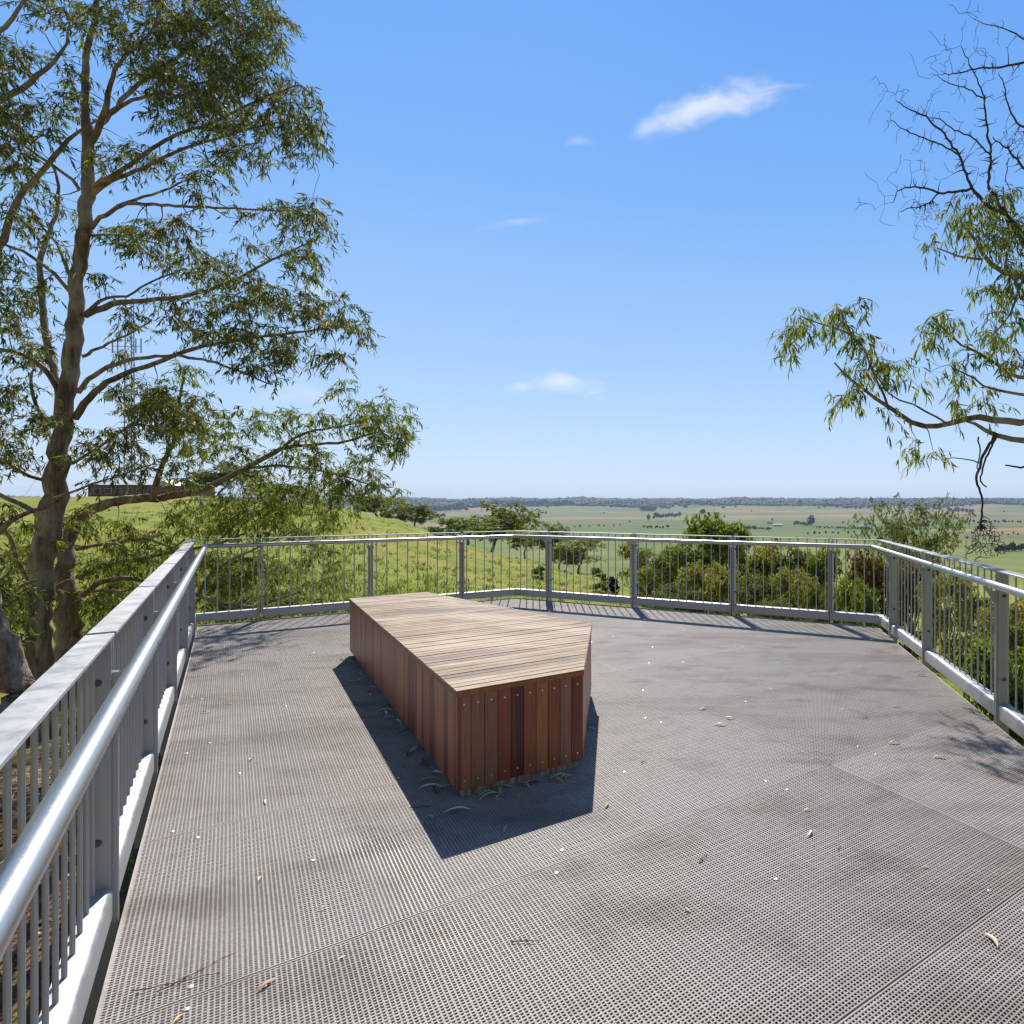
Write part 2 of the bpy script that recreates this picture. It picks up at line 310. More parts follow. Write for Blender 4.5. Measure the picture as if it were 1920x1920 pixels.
# ------------------------------------------------------------------ deck
A = un(371.4, 1172.7); B = un(965, 1121); Cc = un(1645.6, 1175.6); L0 = un(175, 1920); R1 = un(1920, 1402)
dL = (A - L0) / np.linalg.norm(A - L0); nL = np.array((-dL[1], dL[0]))
Lend = A - dL * 11.6; dR = (R1 - Cc) / np.linalg.norm(R1 - Cc); Rend = Cc + dR * 9.6
poly = [Lend, A, B, Cc, Rend]
def tosp(q): q = np.array(q) - A; return np.array((q @ dL, q @ nL))
def fromsp(s, p): return A + dL * s + nL * p
pl = [tosp(q) for q in poly]
def clip_line(fixed, axis, lo, hi):       # range of the polygon (convex) on the line where coordinate[axis] = fixed
    xs = []
    for i in range(len(pl)):
        a, b_ = pl[i], pl[(i + 1) % len(pl)]
        if (a[axis] - fixed) * (b_[axis] - fixed) < 0:
            t = (fixed - a[axis]) / (b_[axis] - a[axis]); xs.append(a[1 - axis] + t * (b_[1 - axis] - a[1 - axis]))
    if len(xs) < 2: return None
    lo, hi = max(lo, min(xs)), min(hi, max(xs)); return (lo, hi) if hi - lo > .01 else None
deck = tag(empty('deck'), kind='structure'); 
PITCH, BW, ROW = .01365, .0046, 1.2835
row0 = -7.585
rows = [row0 + ROW * i for i in range(-4, 8)]
clipmb = []
for ri in range(len(rows) - 1):
    s0, s1 = rows[ri] + .0035, rows[ri + 1] - .0035
    ps = [0.0, -2.965, -5.93, -8.9] if ri % 2 == 0 or rows[ri] < -6.5 else [0.0, -2.165 + .0, -5.1, -8.1]
    ps = [.2] + ps[1:]
    for pi_ in range(len(ps) - 1):
        p1, p0 = ps[pi_] - .0035, ps[pi_ + 1] + .0035
        mb = MB(); n = 0
        def bar(sa, pa, sb, pb, zt, hw=BW / 2):
            global n
            q0, q1 = fromsp(sa, pa), fromsp(sb, pb); c = (q0 + q1) / 2; ax = (q1 - q0) / 2; L = np.linalg.norm(ax); ay = np.array((-ax[1], ax[0])) / L * hw
            mb.box((c[0], c[1], zt - .018), (ax[0], ax[1], 0), (ay[0], ay[1], 0), (0, 0, .018))
        cnt = 0
        ns = int(round((s1 - s0) / PITCH)); st = (s1 - s0 - BW) / ns
        for q in range(ns + 1):
            s = s0 + BW / 2 + q * st + (BW * .15 if q == 0 else -BW * .15 if q == ns else 0); r = clip_line(s, 0, p0, p1)
            if r: bar(s, r[0], s, r[1], 0.0 if 0 < q < ns else .0006, BW / 2 * (1.25 if q in (0, ns) else 1.0 if q % 3 else 1.35)); cnt += 1
        npn = int(round((p1 - p0) / PITCH)); pt = (p1 - p0 - BW) / npn
        for q in range(npn + 1):
            p = p0 + BW / 2 + q * pt + (BW * .15 if q == 0 else -BW * .15 if q == npn else 0); r = clip_line(p, 1, s0, s1)
            if r: bar(r[0], p, r[1], p, -.0008 if 0 < q < npn else .0003, BW / 2 * (1.25 if q in (0, npn) else 1.0 if q % 3 else 1.35)); cnt += 1
        if cnt > 8:
            mb.build('grating_panel', M['grate'], deck)
            for (fs, fp) in ((.05, .12), (.05, .5), (.05, .88), (.95, .12), (.95, .5), (.95, .88), (.5, .3), (.5, .75)):
                s = s0 + fs * (s1 - s0) + rnd.uniform(-.02, .02); p = p0 + fp * (p1 - p0) + rnd.uniform(-.05, .05)
                r = clip_line(s, 0, p0, p1)
                if r and r[0] + .05 < p < r[1] - .05: clipmb.append(fromsp(s, p))
# solid edge strips and bearers below
mb = MB()
for a, b_ in zip(poly[:-1], poly[1:]):
    a, b_ = np.array(a), np.array(b_); t = (b_ - a) / np.linalg.norm(b_ - a); nn_ = np.array((-t[1], t[0])); c = (a + b_) / 2 - nn_ * .004
    mb.box((c[0], c[1], -.0125), tuple((b_ - a) / 2) + (0,), tuple(nn_ * .004) + (0,), (0, 0, .0135))
mb.build('edge_strip', M['grate'], deck)
mb = MB()
for a, b_ in zip(poly[:-1], poly[1:]):
    a, b_ = np.array(a), np.array(b_); t = (b_ - a) / np.linalg.norm(b_ - a); nn_ = np.array((-t[1], t[0])); c = (a + b_) / 2 - nn_ * .09
    mb.box((c[0], c[1], -.15), tuple((b_ - a) / 2) + (0,), tuple(nn_ * .025) + (0,), (0, 0, .12))
for i_, s in enumerate(rows):
    r = clip_line(s, 0, -9, 0)
    if r:
        q0, q1 = fromsp(s, r[0] + .12), fromsp(s, r[1] - .12); c = (q0 + q1) / 2; ax = (q1 - q0) / 2; ay = dL * .03
        mb.box((c[0], c[1], -.13), (ax[0], ax[1], 0), (ay[0], ay[1], 0), (0, 0, .1))
mb.build('bearers', M['brown'], deck)
cm = MB()
cm.tube([(0, 0, 0), (0, 0, .002), (0, 0, .003)], [.0085, .008, .004], 14); cm.tube([(0, 0, .003), (0, 0, .0045)], [.003, .0028], 6)
mclip, kk_, bb_, _, oc_ = material('clip_metal'); bb_.inputs['Base Color'].default_value = (.6, .59, .57, 1); bb_.inputs['Metallic'].default_value = .6; bb_.inputs['Roughness'].default_value = .35
me_c = None
for q in clipmb[:95]:
    if me_c is None: o = cm.build('fixing_clip', mclip, deck); me_c = o.data
    else: o = bpy.data.objects.new('fixing_clip', me_c); C.objects.link(o); o.parent = deck
    o.location = (q[0], q[1], .0005)

# ------------------------------------------------------------------ balustrades
T = 1.03; Z1, Z0 = .137, .036
run_defs = [
 (Lend, A, [11.6 - 10.12, 11.6 - 8.535, 11.6 - 6.947, 11.6 - 5.361, 11.6 - 3.75, 11.6 - 2.183, 11.6 - .62], 'galvanised balustrade beside the gum trunks, its wide capping running towards the viewer'),
 (A, B, [.597, 1.80, 2.972], 'galvanised balustrade between the gum trunks and the apex, behind the far end of the bench'),
 (B, Cc, [.622, 2.142, 3.685, 5.012], 'galvanised balustrade across the back of the deck with the valley and thicket behind it'),
 (Cc, Rend, [.50, 1.70, 3.30, 4.9, 6.5, 8.1], 'galvanised balustrade on the outer side of the deck facing the tan post faces and brackets'),
]
run_defs[3] = (Cc, Rend, [.50, 1.70, 3.30, 4.9, 6.5, 8.1], 'galvanised balustrade coming forward from the back corner beside the rust tinted shrub')
segs = [(np.array(a), np.array(b_)) for a, b_, _, _ in run_defs]
def nrm(a, b_): t = (b_ - a) / np.linalg.norm(b_ - a); return t, np.array((-t[1], t[0]))
def mitre(i, p):                         # offset corner points of run i at outward offset p
    a, b_ = segs[i]; t, n_ = nrm(a, b_)
    def corner(i0, i1):
        (a0, b0), (a1, b1) = segs[i0], segs[i1]; t0, n0 = nrm(a0, b0); t1, n1 = nrm(a1, b1)
        Mx = np.array([n0, n1]); return np.linalg.solve(Mx, np.array([n0 @ a0 + p, n1 @ a1 + p]))
    P = a + n_ * p if i == 0 else corner(i - 1, i); Q = b_ + n_ * p if i == 3 else corner(i, i + 1); return P, Q
def ext_profile(mb, i, sa, sb, prof_pts):  # extrude (p, z) profile along run i from sa to sb; None = mitred corner
    a, b_ = segs[i]; t, n_ = nrm(a, b_); ra, rb = [], []
    for p, z in prof_pts:
        P, Q = mitre(i, p)
        qa = P if sa is None else a + t * sa + n_ * p; qb = Q if sb is None else a + t * sb + n_ * p
        ra.append((qa[0], qa[1], z)); rb.append((qb[0], qb[1], z))
    mb.prism(ra, rb)
IN = .018
rail_prof = [(IN, Z0), (IN, Z1 - .022), (IN + .004, Z1 - .009), (IN + .012, Z1 - .002), (IN + .024, Z1), (IN + .07, Z1), (IN + .07, Z1 - .006), (IN + .024, Z1 - .006), (IN + .015, Z1 - .009), (IN + .008, Z1 - .022), (IN + .006, Z0)]
cap_prof = [(IN - .004, T - .012), (IN - .004, T - .003), (IN - .001, T), (IN + .07, T), (IN + .073, T - .003), (IN + .073, T - .012), (IN + .068, T - .012), (IN + .067, T - .007), (IN + .002, T - .007), (IN + .001, T - .012)]
bal_me = bpy.data.meshes.new('baluster')
tmp = MB(); tmp.tube([(0, 0, Z1 - .004), (0, 0, T - .005)], .0066, 10)
bo = tmp.build('baluster_proto', M['galv'], smooth=True); bal_me = bo.data; bpy.data.objects.remove(bo)
for i, (a, b_, posts, lab) in enumerate(run_defs):
    root = tag(empty('balustrade', (0, 0, 0)), lab, 'balustrade', 'balustrades around the viewing deck')
    t, n_ = nrm(a, b_); L = np.linalg.norm(b_ - a); G = .021
    ends = [None] + sum([[s - G, s + G] for s in posts], []) + [None]
    for e in range(0, len(ends), 2):
        sa, sb = ends[e], ends[e + 1]
        mb = MB(); ext_profile(mb, i, sa, sb, cap_prof); mb.build('capping', M['galv'], root)
        mb = MB(); ext_profile(mb, i, sa, sb, rail_prof); mb.build('bottom_rail', M['galv'], root, smooth=True)
        lo = sa if sa is not None else (0 if i else 0); hi = sb if sb is not None else L
        for s, sgn in ((sa, 1), (sb, -1)):
            if s is None: continue
            mb = MB(); c = a + t * (s + sgn * .004) + n_ * (IN + .035)
            mb.box((c[0], c[1], (Z1 + T) / 2 - .008), tuple(t * .004) + (0,), tuple(n_ * .031) + (0,), (0, 0, (T - Z1) / 2 + .001)); mb.build('end_plate', M['galv_tan_reflect'] if i == 3 else M['galv'], root)
            for z in (.30, .86):
                mb = MB(); c = a + t * (s + sgn * .008) + n_ * (IN + .04); e2 = c + t * sgn * .009
                mb.tube([(c[0], c[1], z), (e2[0], e2[1], z)], [.013, .011], 10); mb.build('bolt', M['bolt'], root)
        span0 = lo + (.0 if sa is None else .05); span1 = hi - (0.0 if sb is None else .05)
        if sa is None and i: span0 = lo + .06
        if sb is None: span1 = hi - (.06 if i < 3 else 0)
        nb = max(1, int(round((span1 - span0) / .123)))
        for q in range(nb + 1):
            s = span0 + (span1 - span0) * q / nb
            if (i == 0 and s < 11.6 - 9.9): continue
            if i == 3 and s > 6.6: continue
            c = a + t * s + n_ * (IN + .046); o = bpy.data.objects.new('baluster', bal_me); C.objects.link(o); o.parent = root; o.location = (c[0], c[1], 0)
    for s in posts:
        mb = MB()
        for q in (-1, 1):
            c = a + t * (s + q * .0105) + n_ * (IN + .034)
            mb.box((c[0], c[1], .255), tuple(t * .005) + (0,), tuple(n_ * .046) + (0,), (0, 0, .635))
        po = mb.build('post', M['galv'] if i == 0 else M['galv_tan_reflect'], root, bevel=.0015)
        mb = MB(); c = a + t * s
        pts = [(IN - .012, .80), (IN - .012, .885), (-.056, .924), (-.074, .924), (-.072, .91), (-.046, .88)]
        mb.prism([(c[0] + n_[0] * p - t[0] * .004, c[1] + n_[1] * p - t[1] * .004, z) for p, z in pts], [(c[0] + n_[0] * p + t[0] * .004, c[1] + n_[1] * p + t[1] * .004, z) for p, z in pts])
        mb.build('handrail_bracket', M['galv'], root)
        mb = MB()
        for q in (-1, 1):
            c2 = a + t * (s + q * .03) + n_ * (IN + .046); mb.tube([(c2[0] - n_[0] * .02, c2[1] - n_[1] * .02, .30), (c2[0] + n_[0] * .02, c2[1] + n_[1] * .02, .30)], .006, 8)
    # handrail of this run, mitred tube
    P, Q = mitre(i, -.066)
    if i == 0: P = a + n_ * -.066
    mb = MB(); m8 = 20; r = .0256; zc = .951
    ra, rb = [], []
    for q in range(m8):
        an = 2 * pi * q / m8; p = -.066 + r * cos(an); z = zc + r * sin(an)
        PP, QQ = mitre(i, p); ra.append((PP[0], PP[1], z)); rb.append((QQ[0], QQ[1], z))
    nseg = 1; mb.prism(ra, rb); mb.build('handrail', M['steel'], root, smooth=True)
    for s in posts[::2]:
        c = a + t * (s + .12) - n_ * .066; mb = MB(); mb.tube([(c[0] - t[0] * .0006, c[1] - t[1] * .0006, zc), (c[0] + t[0] * .0006, c[1] + t[1] * .0006, zc)], .0259, 20); mb.build('joint_ring', M['bolt'], root, smooth=True)

# ------------------------------------------------------------------ bench
BZ, BB = .55, .045
bp = [un(x, y, BZ) for x, y in ((856, 1296), (1094.7, 1255.6), (1110, 1169), (798.4, 1109.7), (654.7, 1122))]
e = bp[1] - bp[0]; gd = math.atan2(e[1], e[0]); e = e / np.linalg.norm(e); e2 = np.array((-e[1], e[0]))
M['wood_top'] = m_wood('weathered_boards', [(0, (.11, .055, .027)), (.35, (.2, .108, .052)), (.7, (.29, .17, .088)), (1, (.4, .27, .155))], gd, .6, .8, (.5, .385, .25))
M['wood_side'] = m_wood('merbau_boards', [(0, (.12, .03, .02)), (.25, (.2, .045, .026)), (.5, (.31, .09, .038)), (.75, (.42, .15, .055)), (1, (.25, .12, .07))], 'z', .34, .4)
bench = tag(empty('timber_bench', (*np.mean(bp, axis=0), 0)), 'low five sided hardwood bench with sun bleached slatted top and red brown board sides', 'bench')
def inset(pg, d):
    n = len(pg); out = []
    for i in range(n):
        a0, a1, a2 = pg[i - 1], pg[i], pg[(i + 1) % n]; t0 = (a1 - a0) / np.linalg.norm(a1 - a0); t1 = (a2 - a1) / np.linalg.norm(a2 - a1); n0 = np.array((-t0[1], t0[0])); n1 = np.array((-t1[1], t1[0]))
        out.append(np.linalg.solve(np.array([n0, n1]), np.array([n0 @ a1 + d, n1 @ a1 + d])))
    return out
# boards of the top: clip strips to the polygon
def clip_poly(pg, nvec, lo, hi):
    def half(pg, nv, c, keep):
        out = []
        for i in range(len(pg)):
            a, b_ = pg[i], pg[(i + 1) % len(pg)]; fa, fb = (a @ nv - c) * keep, (b_ @ nv - c) * keep
            if fa >= 0: out.append(a)
            if fa * fb < 0: out.append(a + (b_ - a) * fa / (fa - fb))
        return out
    pg = half(pg, nvec, lo, 1); return half(pg, nvec, hi, -1) if len(pg) > 2 else []
mb = MB(); q0 = bp[0] @ e2; q1 = max(p @ e2 for p in bp); nb = int(round((q1 - q0) / .0685)); st = (q1 - q0) / nb
for i in range(nb):
    lo, hi = q0 + i * st + (.0 if i == 0 else .0032), q0 + (i + 1) * st - .0032
    pg = clip_poly(bp, e2, lo, hi)
    if len(pg) > 2 and abs(sum(pg[j - 1][0] * pg[j][1] - pg[j][0] * pg[j - 1][1] for j in range(len(pg)))) > .0004:
        dz = rnd.uniform(-.001, .001)
        mb.prism([(x, y, BZ - .0045) for x, y in pg], [(x, y, BZ + dz) for x, y in pg])
mb.build('slatted_top', M['wood_top'], bench, bevel=.0012)
mb = MB()
op = inset(bp, -.002); jp = inset(bp, .016)
for i in range(5):
    a, b_, c_, d_ = op[i], op[(i + 1) % 5], jp[(i + 1) % 5], jp[i]
    mb.prism([(q[0], q[1], BZ - .0295) for q in (a, b_, c_, d_)], [(q[0], q[1], BZ - .005) for q in (a, b_, c_, d_)])
mb.build('edge_trim', M['wood_side'], bench)
ip = inset(bp, .004)
sidemb = MB(); screws = []
for i in range(5):
    a, b_ = ip[i], ip[(i + 1) % 5]; L = np.linalg.norm(b_ - a); t = (b_ - a) / L; nn_ = np.array((-t[1], t[0])); n = max(2, int(round(L / .067)))
    for j in range(n):
        s0, s1 = L * j / n + .0012, L * (j + 1) / n - .0012; s0 += .0 if j else .0; c = a + t * (s0 + s1) / 2 + nn_ * (.011 + rnd.uniform(0, .0012))
        if j == 0: s0 += .001
        sidemb.box((c[0], c[1], (BB + BZ - .0315) / 2), tuple(t * (s1 - s0) / 2) + (0,), tuple(nn_ * .010) + (0,), (0, 0, (BZ - .0315 - BB) / 2))
        if i in (0, 1):
            for z in (BB + .045, BZ - .075): screws.append((a + t * (s0 + s1) / 2 - nn_ * .0, z, t, nn_))
sidemb.build('cladding', M['wood_side'], bench, bevel=.001)
mb = MB(); pp = inset(bp, .035); mb.prism([(x, y, .0005) for x, y in pp], [(x, y, BB + .02) for x, y in pp])
m, k, b, out, oc = material('rusty_plinth'); nz_ = k.noise(k.mapping(oc, sc=(1, 1, .2)), 30, 5, .7)
k.l.new(k.ramp(nz_, [(.35, (.42, .4, .36)), (.5, (.3, .24, .17)), (.62, (.2, .09, .03))]), b.inputs['Base Color']); b.inputs['Roughness'].default_value = .7
mb.build('plinth', m, bench)
mb = MB(); pp = inset(bp, .026); mb.prism([(x, y, BB + .022) for x, y in pp], [(x, y, BZ - .034) for x, y in pp]); mb.build('inner_frame', M['brown'], bench)
for c, z, t, nn_ in screws:
    mb = MB(); mb.tube([(c[0] + nn_[0] * .002, c[1] + nn_[1] * .002, z), (c[0] - nn_[0] * .0012, c[1] - nn_[1] * .0012, z)], .0048, 8); mb.build('screw', mclip, bench)

# ------------------------------------------------------------------ tree tools
def leaves_mesh(P, Dr, Ln, Wd, rg):
    n = len(P); Dr = Dr / np.linalg.norm(Dr, axis=1, keepdims=True)
    s = np.cross(Dr, rg.normal(size=(n, 3))); s /= np.linalg.norm(s, axis=1, keepdims=True) + 1e-9; nn = np.cross(Dr, s)
    L = Ln[:, None]; W = Wd[:, None]; cv = rg.uniform(-.14, .14, (n, 1)) * L
    p1 = P + Dr * L * .33 + s * cv; p2 = P + Dr * L * .68 + s * cv * 1.1; tip = P + Dr * L + nn * cv * .6
    V = np.stack([P, p1 - s * W * .5, p1 + s * W * .5, p2 - s * W * .36, p2 + s * W * .36, tip], 1).reshape(-1, 3)
    b = (np.arange(n) * 6)[:, None, None]; F_ = np.array([[0, 2, 1], [1, 2, 4], [1, 4, 3], [3, 4, 5]])[None] + b
    return V, F_.reshape(-1, 3)
def tubes_mesh(chains, sides=6):
    Vs, Fs, b = [], [], 0
    for pts, rad in chains:
        pts = np.asarray(pts); m = len(pts); 
        if m < 2: continue
        ns = sides if max(rad) > .03 else (5 if max(rad) > .012 else 3)
        if max(rad) > .1: ns = 14
        t = np.gradient(pts, axis=0); t /= np.linalg.norm(t, axis=1, keepdims=True) + 1e-9
        ref = np.where(np.abs(t[:, 2:3]) < .8, np.array([[0, 0, 1.]]), np.array([[1., 0, 0]]))
        ref = np.repeat(ref[:1], m, 0) if m < 12 else ref[:1].repeat(m, 0)
        a = np.cross(t, ref); a /= np.linalg.norm(a, axis=1, keepdims=True) + 1e-9; c = np.cross(t, a)
        q = np.arange(ns) * 2 * pi / ns; r = np.asarray(rad)[:, None, None]
        lump = 1.0
        if max(rad) > .05:
            rs = np.random.RandomState(int(abs(pts[0, 0] * 1000)) % 9999); ph = rs.rand(4) * 6.28; sl = np.linspace(0, m * .6, m)[:, None]
            lump = (1 + .035 * np.sin(2 * q[None] + ph[0] + sl * .5) + .03 * np.sin(3 * q[None] + ph[1] - sl * .9) + .015 * np.sin(sl * 1.7 + ph[2]) + .03 * np.sin(5 * q[None] + sl * 1.3))[..., None]
        V = pts[:, None] + r * lump * (np.cos(q)[None, :, None] * a[:, None] + np.sin(q)[None, :, None] * c[:, None])
        Vs.append(V.reshape(-1, 3)); i, j = np.meshgrid(np.arange(m - 1), np.arange(ns), indexing='ij'); j2 = (j + 1) % ns
        Fs.append((np.stack([i * ns + j, i * ns + j2, (i + 1) * ns + j2, (i + 1) * ns + j], -1).reshape(-1, 4) + b)[:, ::-1]); b += m * ns
    return np.vstack(Vs), np.vstack(Fs)
def resample(P, step):
    P = np.asarray(P, float); d = np.r_[0, np.cumsum(np.linalg.norm(np.diff(P[:, :3], axis=0), axis=1))]; n = max(2, int(d[-1] / step) + 1)
    t = np.linspace(0, d[-1], n * 3)
    Q = np.stack([np.interp(t, d, P[:, c]) for c in range(P.shape[1])], 1)
    for _ in range(4): Q[1:-1] = (Q[:-2] + 2 * Q[1:-1] + Q[2:]) / 4
    return np.vstack([Q[:-1:3], Q[-1:]])
def grow(limbs, targets, rg, step=.16, tip=.0028, wob=.25, sides=6, rise=.12):
    """limbs: arrays (x,y,z,r); targets: points for the sprays. Returns tube chains and the last directions."""
    pos, chains = [], []
    lr = []
    for L_ in limbs:
        Q = resample(L_, step); Q[:, :3] += rg.normal(size=(len(Q), 3)) * (Q[:, 3:4] * .12 + .004)
        chains.append((Q[:, :3], Q[:, 3])); pos.append(Q[:, :3]); lr.append(Q[:, 3])
    pos = np.vstack(pos); rad = np.concatenate(lr)
    if len(targets) == 0: return chains, np.zeros((0, 3))
    d0 = np.array([np.min(np.linalg.norm(pos - t, axis=1)) for t in targets]); order = np.argsort(d0)
    buf = np.zeros((len(pos) + len(targets) * 14, 3)); rb = np.zeros(len(buf)); n = len(pos); buf[:n] = pos; rb[:n] = rad
    dirs = np.zeros((len(targets), 3))
    for ti in order:
        t = targets[ti]; dd = np.linalg.norm(buf[:n] - t, axis=1); i = int(np.argmin(dd - np.minimum(rb[:n], .02) * 6)); a = buf[i]; L = dd[i]
        m = int(np.clip(L / step, 2, 12)); s = np.linspace(0, 1, m + 1)[:, None]
        bow = rg.normal(size=3) * L * .13; bow[2] += L * rise
        P = a + (t - a) * s + bow * (s * (1 - s) * 4) * .6 + rg.normal(size=(m + 1, 3)) * wob * .06 * L * (s * (1 - s) * 4) ** .5
        r0 = min(rb[i] * .62, .004 + .011 * L + .003); r = np.linspace(max(r0, tip * 1.3), tip, m + 1)
        chains.append((P, r)); buf[n:n + m] = P[1:]; rb[n:n + m] = r[1:]; n += m; dirs[ti] = P[-1] - P[-2]
    return chains, dirs
def sprays(targets, rg, nl=20, size=.3, leaf=.13, width=.019, droop=.75, sub=4, twig=.0016):
    P, D, ch = [], [], []
    for t in targets:
        for _ in range(sub):
            v = rg.normal(size=3); v[2] = v[2] * .6 - .15; v /= np.linalg.norm(v); L = size * rg.uniform(.5, 1.1); s = np.linspace(0, 1, 5)[:, None]
            pts = t + v * L * s + np.array([0, 0, -1.]) * L * .45 * s ** 2; ch.append((pts, np.linspace(twig, twig * .6, 5)))
            kx = max(1, nl // sub); u_ = rg.uniform(.1, 1, kx); q = t + v * L * u_[:, None] + np.array([0, 0, -1.]) * L * .45 * u_[:, None] ** 2
            dr = v * .45 + rg.normal(size=(kx, 3)) * .48 + np.array([0, 0, -droop]); P.append(q); D.append(dr)
    P = np.vstack(P); D = np.vstack(D); n = len(P); Ln = leaf * rg.uniform(.6, 1.25, n); Wd = width * rg.uniform(.75, 1.3, n)
    return leaves_mesh(P, D, Ln, Wd, rg), ch
YS = 1.0
def limb(pts, Y, dy=None):               # measured (x, y, width) list at forward distance Y (start, end)
    n = len(pts); out = []
    for i, p in enumerate(pts):
        f = i / max(1, n - 1); yy = (Y if not isinstance(Y, tuple) else Y[0] + (Y[1] - Y[0]) * f) * YS
        q = at(p[0], p[1], yy); ca = cos(math.atan((p[0] - CX) / F)); out.append((*q, p[2] / 2 * yy / F * (ca if len(p) < 4 else 1)))
    return np.array(out)
def blob_targets(blobs, rg, dens):
    T_ = []
    for b in blobs:
        px, py, rx, ry, yc, ys = b[:6]; dn = b[6] if len(b) > 6 else 1; n = max(1, int(round(rx * ry * dens * dn * (yc / 9.5) ** 1)))
        for _ in range(n):
            while True:
                x, y = rg.uniform(-1, 1, 2)
                if x * x + y * y < 1: break
            q = at(px + x * rx, py + y * ry, (yc + rg.uniform(-1, 1) * ys * 1.3) * YS); T_.append(q)
    return np.array(T_)
def build_tree(name, label, limbs, targets, rg, leafmat, group, bark='bark', cat='tree', **kw):
    base = limbs[0][0][:3]; root = tag(empty(name, tuple(base)), label, cat, group)
    gk = {a: kw.pop(a) for a in list(kw) if a in ('step', 'tip', 'wob', 'rise')}
    ch, _ = grow(limbs, targets, rg, **gk)
    (V, F_), tw = sprays(targets, rg, **kw) if len(targets) else ((None, None), [])
    Vt, Ft = tubes_mesh(ch + tw); link('trunk', np_mesh('trunk', Vt, Ft), M[bark], root, smooth=True)
    if V is not None: link('crown', np_mesh('crown', V, F_), M[leafmat], root)
    return root

# ---- the big gum on the left
YS = 1.2
rg = np.random.RandomState(11)
trunkA = limb([(68, 1370, 66), (70, 1260, 58), (73, 1160, 54), (78, 1085, 50), (94, 985, 53), (103, 910, 49), (108, 860, 44), (121, 775, 39), (129, 712, 36), (144, 629, 35), (142, 546, 30), (151, 483, 31), (162, 421, 29), (161, 375, 29), (165, 312, 25), (167, 250, 23), (159, 208, 16), (157, 146, 16), (165, 83, 14), (179, 31, 11), (190, -60, 9), (200, -200, 5)], (9.6, 9.6))
def tr(pts, Y, w0, w1): n = len(pts); return limb([(x, y, w0 + (w1 - w0) * i / (n - 1)) for i, (x, y) in enumerate(pts)], Y)
LA = [trunkA,
 tr([(172, 265), (188, 232), (200, 205), (205, 170), (215, 130), (240, 100), (285, 60), (300, 20)], (9.6, 9.0), 17, 4),
 tr([(185, 235), (225, 195), (260, 155), (300, 130), (340, 105), (385, 60), (430, 30)], (9.6, 10.4), 14, 4),
 tr([(205, 215), (240, 190), (290, 175), (340, 165), (400, 150), (460, 130)], (9.5, 8.8), 10, 3),
 tr([(170, 352), (200, 335), (240, 312), (270, 290), (310, 262), (350, 245), (400, 230), (450, 205), (500, 180), (560, 160)], (9.6, 8.7), 13, 3),
 tr([(172, 368), (205, 340), (260, 318), (300, 300), (345, 278), (400, 262), (470, 240), (540, 228), (590, 238)], (9.6, 9.3), 11, 3),
 tr([(172, 425), (190, 405), (220, 388), (245, 382), (300, 385), (360, 388), (420, 390), (490, 394), (560, 396)], (9.6, 8.6), 12, 3),
 tr([(220, 388), (260, 372), (300, 360), (345, 338), (380, 335)], (9.4, 9.6), 8, 3),
 tr([(172, 441), (200, 440), (235, 444), (270, 452), (310, 460)], (9.6, 10.3), 7, 3),
 tr([(160, 592), (190, 580), (220, 568), (260, 562), (320, 560), (380, 548), (440, 525), (520, 482), (580, 455)], (9.6, 9.9), 17, 3),
 tr([(160, 588), (185, 565), (205, 555), (235, 558), (255, 545), (290, 525), (340, 505)], (9.5, 10.3), 10, 3),
 tr([(155, 668), (180, 655), (215, 638), (250, 622), (285, 600)], (9.6, 9.0), 9, 3),
 tr([(147, 735), (165, 712), (200, 688), (250, 673), (290, 668), (320, 667), (360, 655)], (9.6, 9.4), 13, 6),
 tr([(140, 785), (165, 748), (190, 722), (240, 700), (290, 682), (330, 665), (380, 650), (430, 640), (500, 630), (570, 622), (640, 612)], (9.6, 9.2), 17, 4),
 tr([(330, 665), (400, 678), (460, 700), (510, 722)], (9.35, 8.8), 8, 3),
 tr([(135, 870), (165, 850), (200, 830), (240, 800), (280, 770), (330, 750)], (9.6, 9.9), 9, 3),
 tr([(60, 1090), (45, 1078), (30, 1050), (22, 1012), (5, 985), (-30, 955)], (9.6, 9.2), 12, 9),
 tr([(75, 962), (40, 945), (10, 930), (-60, 915)], (9.6, 9.2), 16, 12),
 tr([(110, 735), (88, 692), (60, 672), (30, 660), (-30, 652)], (9.6, 9.2), 16, 10),
 tr([(118, 765), (106, 722), (96, 680), (86, 630), (80, 570), (76, 520), (75, 482), (88, 450), (100, 420), (108, 380), (110, 345), (95, 300)], (9.7, 10.2), 20, 6),
 tr([(130, 547), (105, 515), (80, 495), (50, 475), (15, 460), (-40, 440)], (9.6, 9.1), 10, 7),
 tr([(132, 520), (120, 490), (110, 460), (90, 440), (75, 420), (50, 400)], (9.6, 10.1), 9, 4),
 tr([(150, 355), (130, 330), (100, 310), (70, 290), (40, 268), (0, 246), (-40, 228)], (9.6, 9.0), 9, 6),
 tr([(100, 800), (78, 780), (62, 750), (56, 710), (62, 690)], (9.6, 9.3), 11, 5),
 tr([(95, 905), (60, 895), (40, 885), (15, 872), (-40, 850)], (9.6, 9.0), 11, 7),
 tr([(90, 940), (140, 920), (180, 905), (230, 890), (290, 868)], (9.4, 8.9), 7, 3),
]
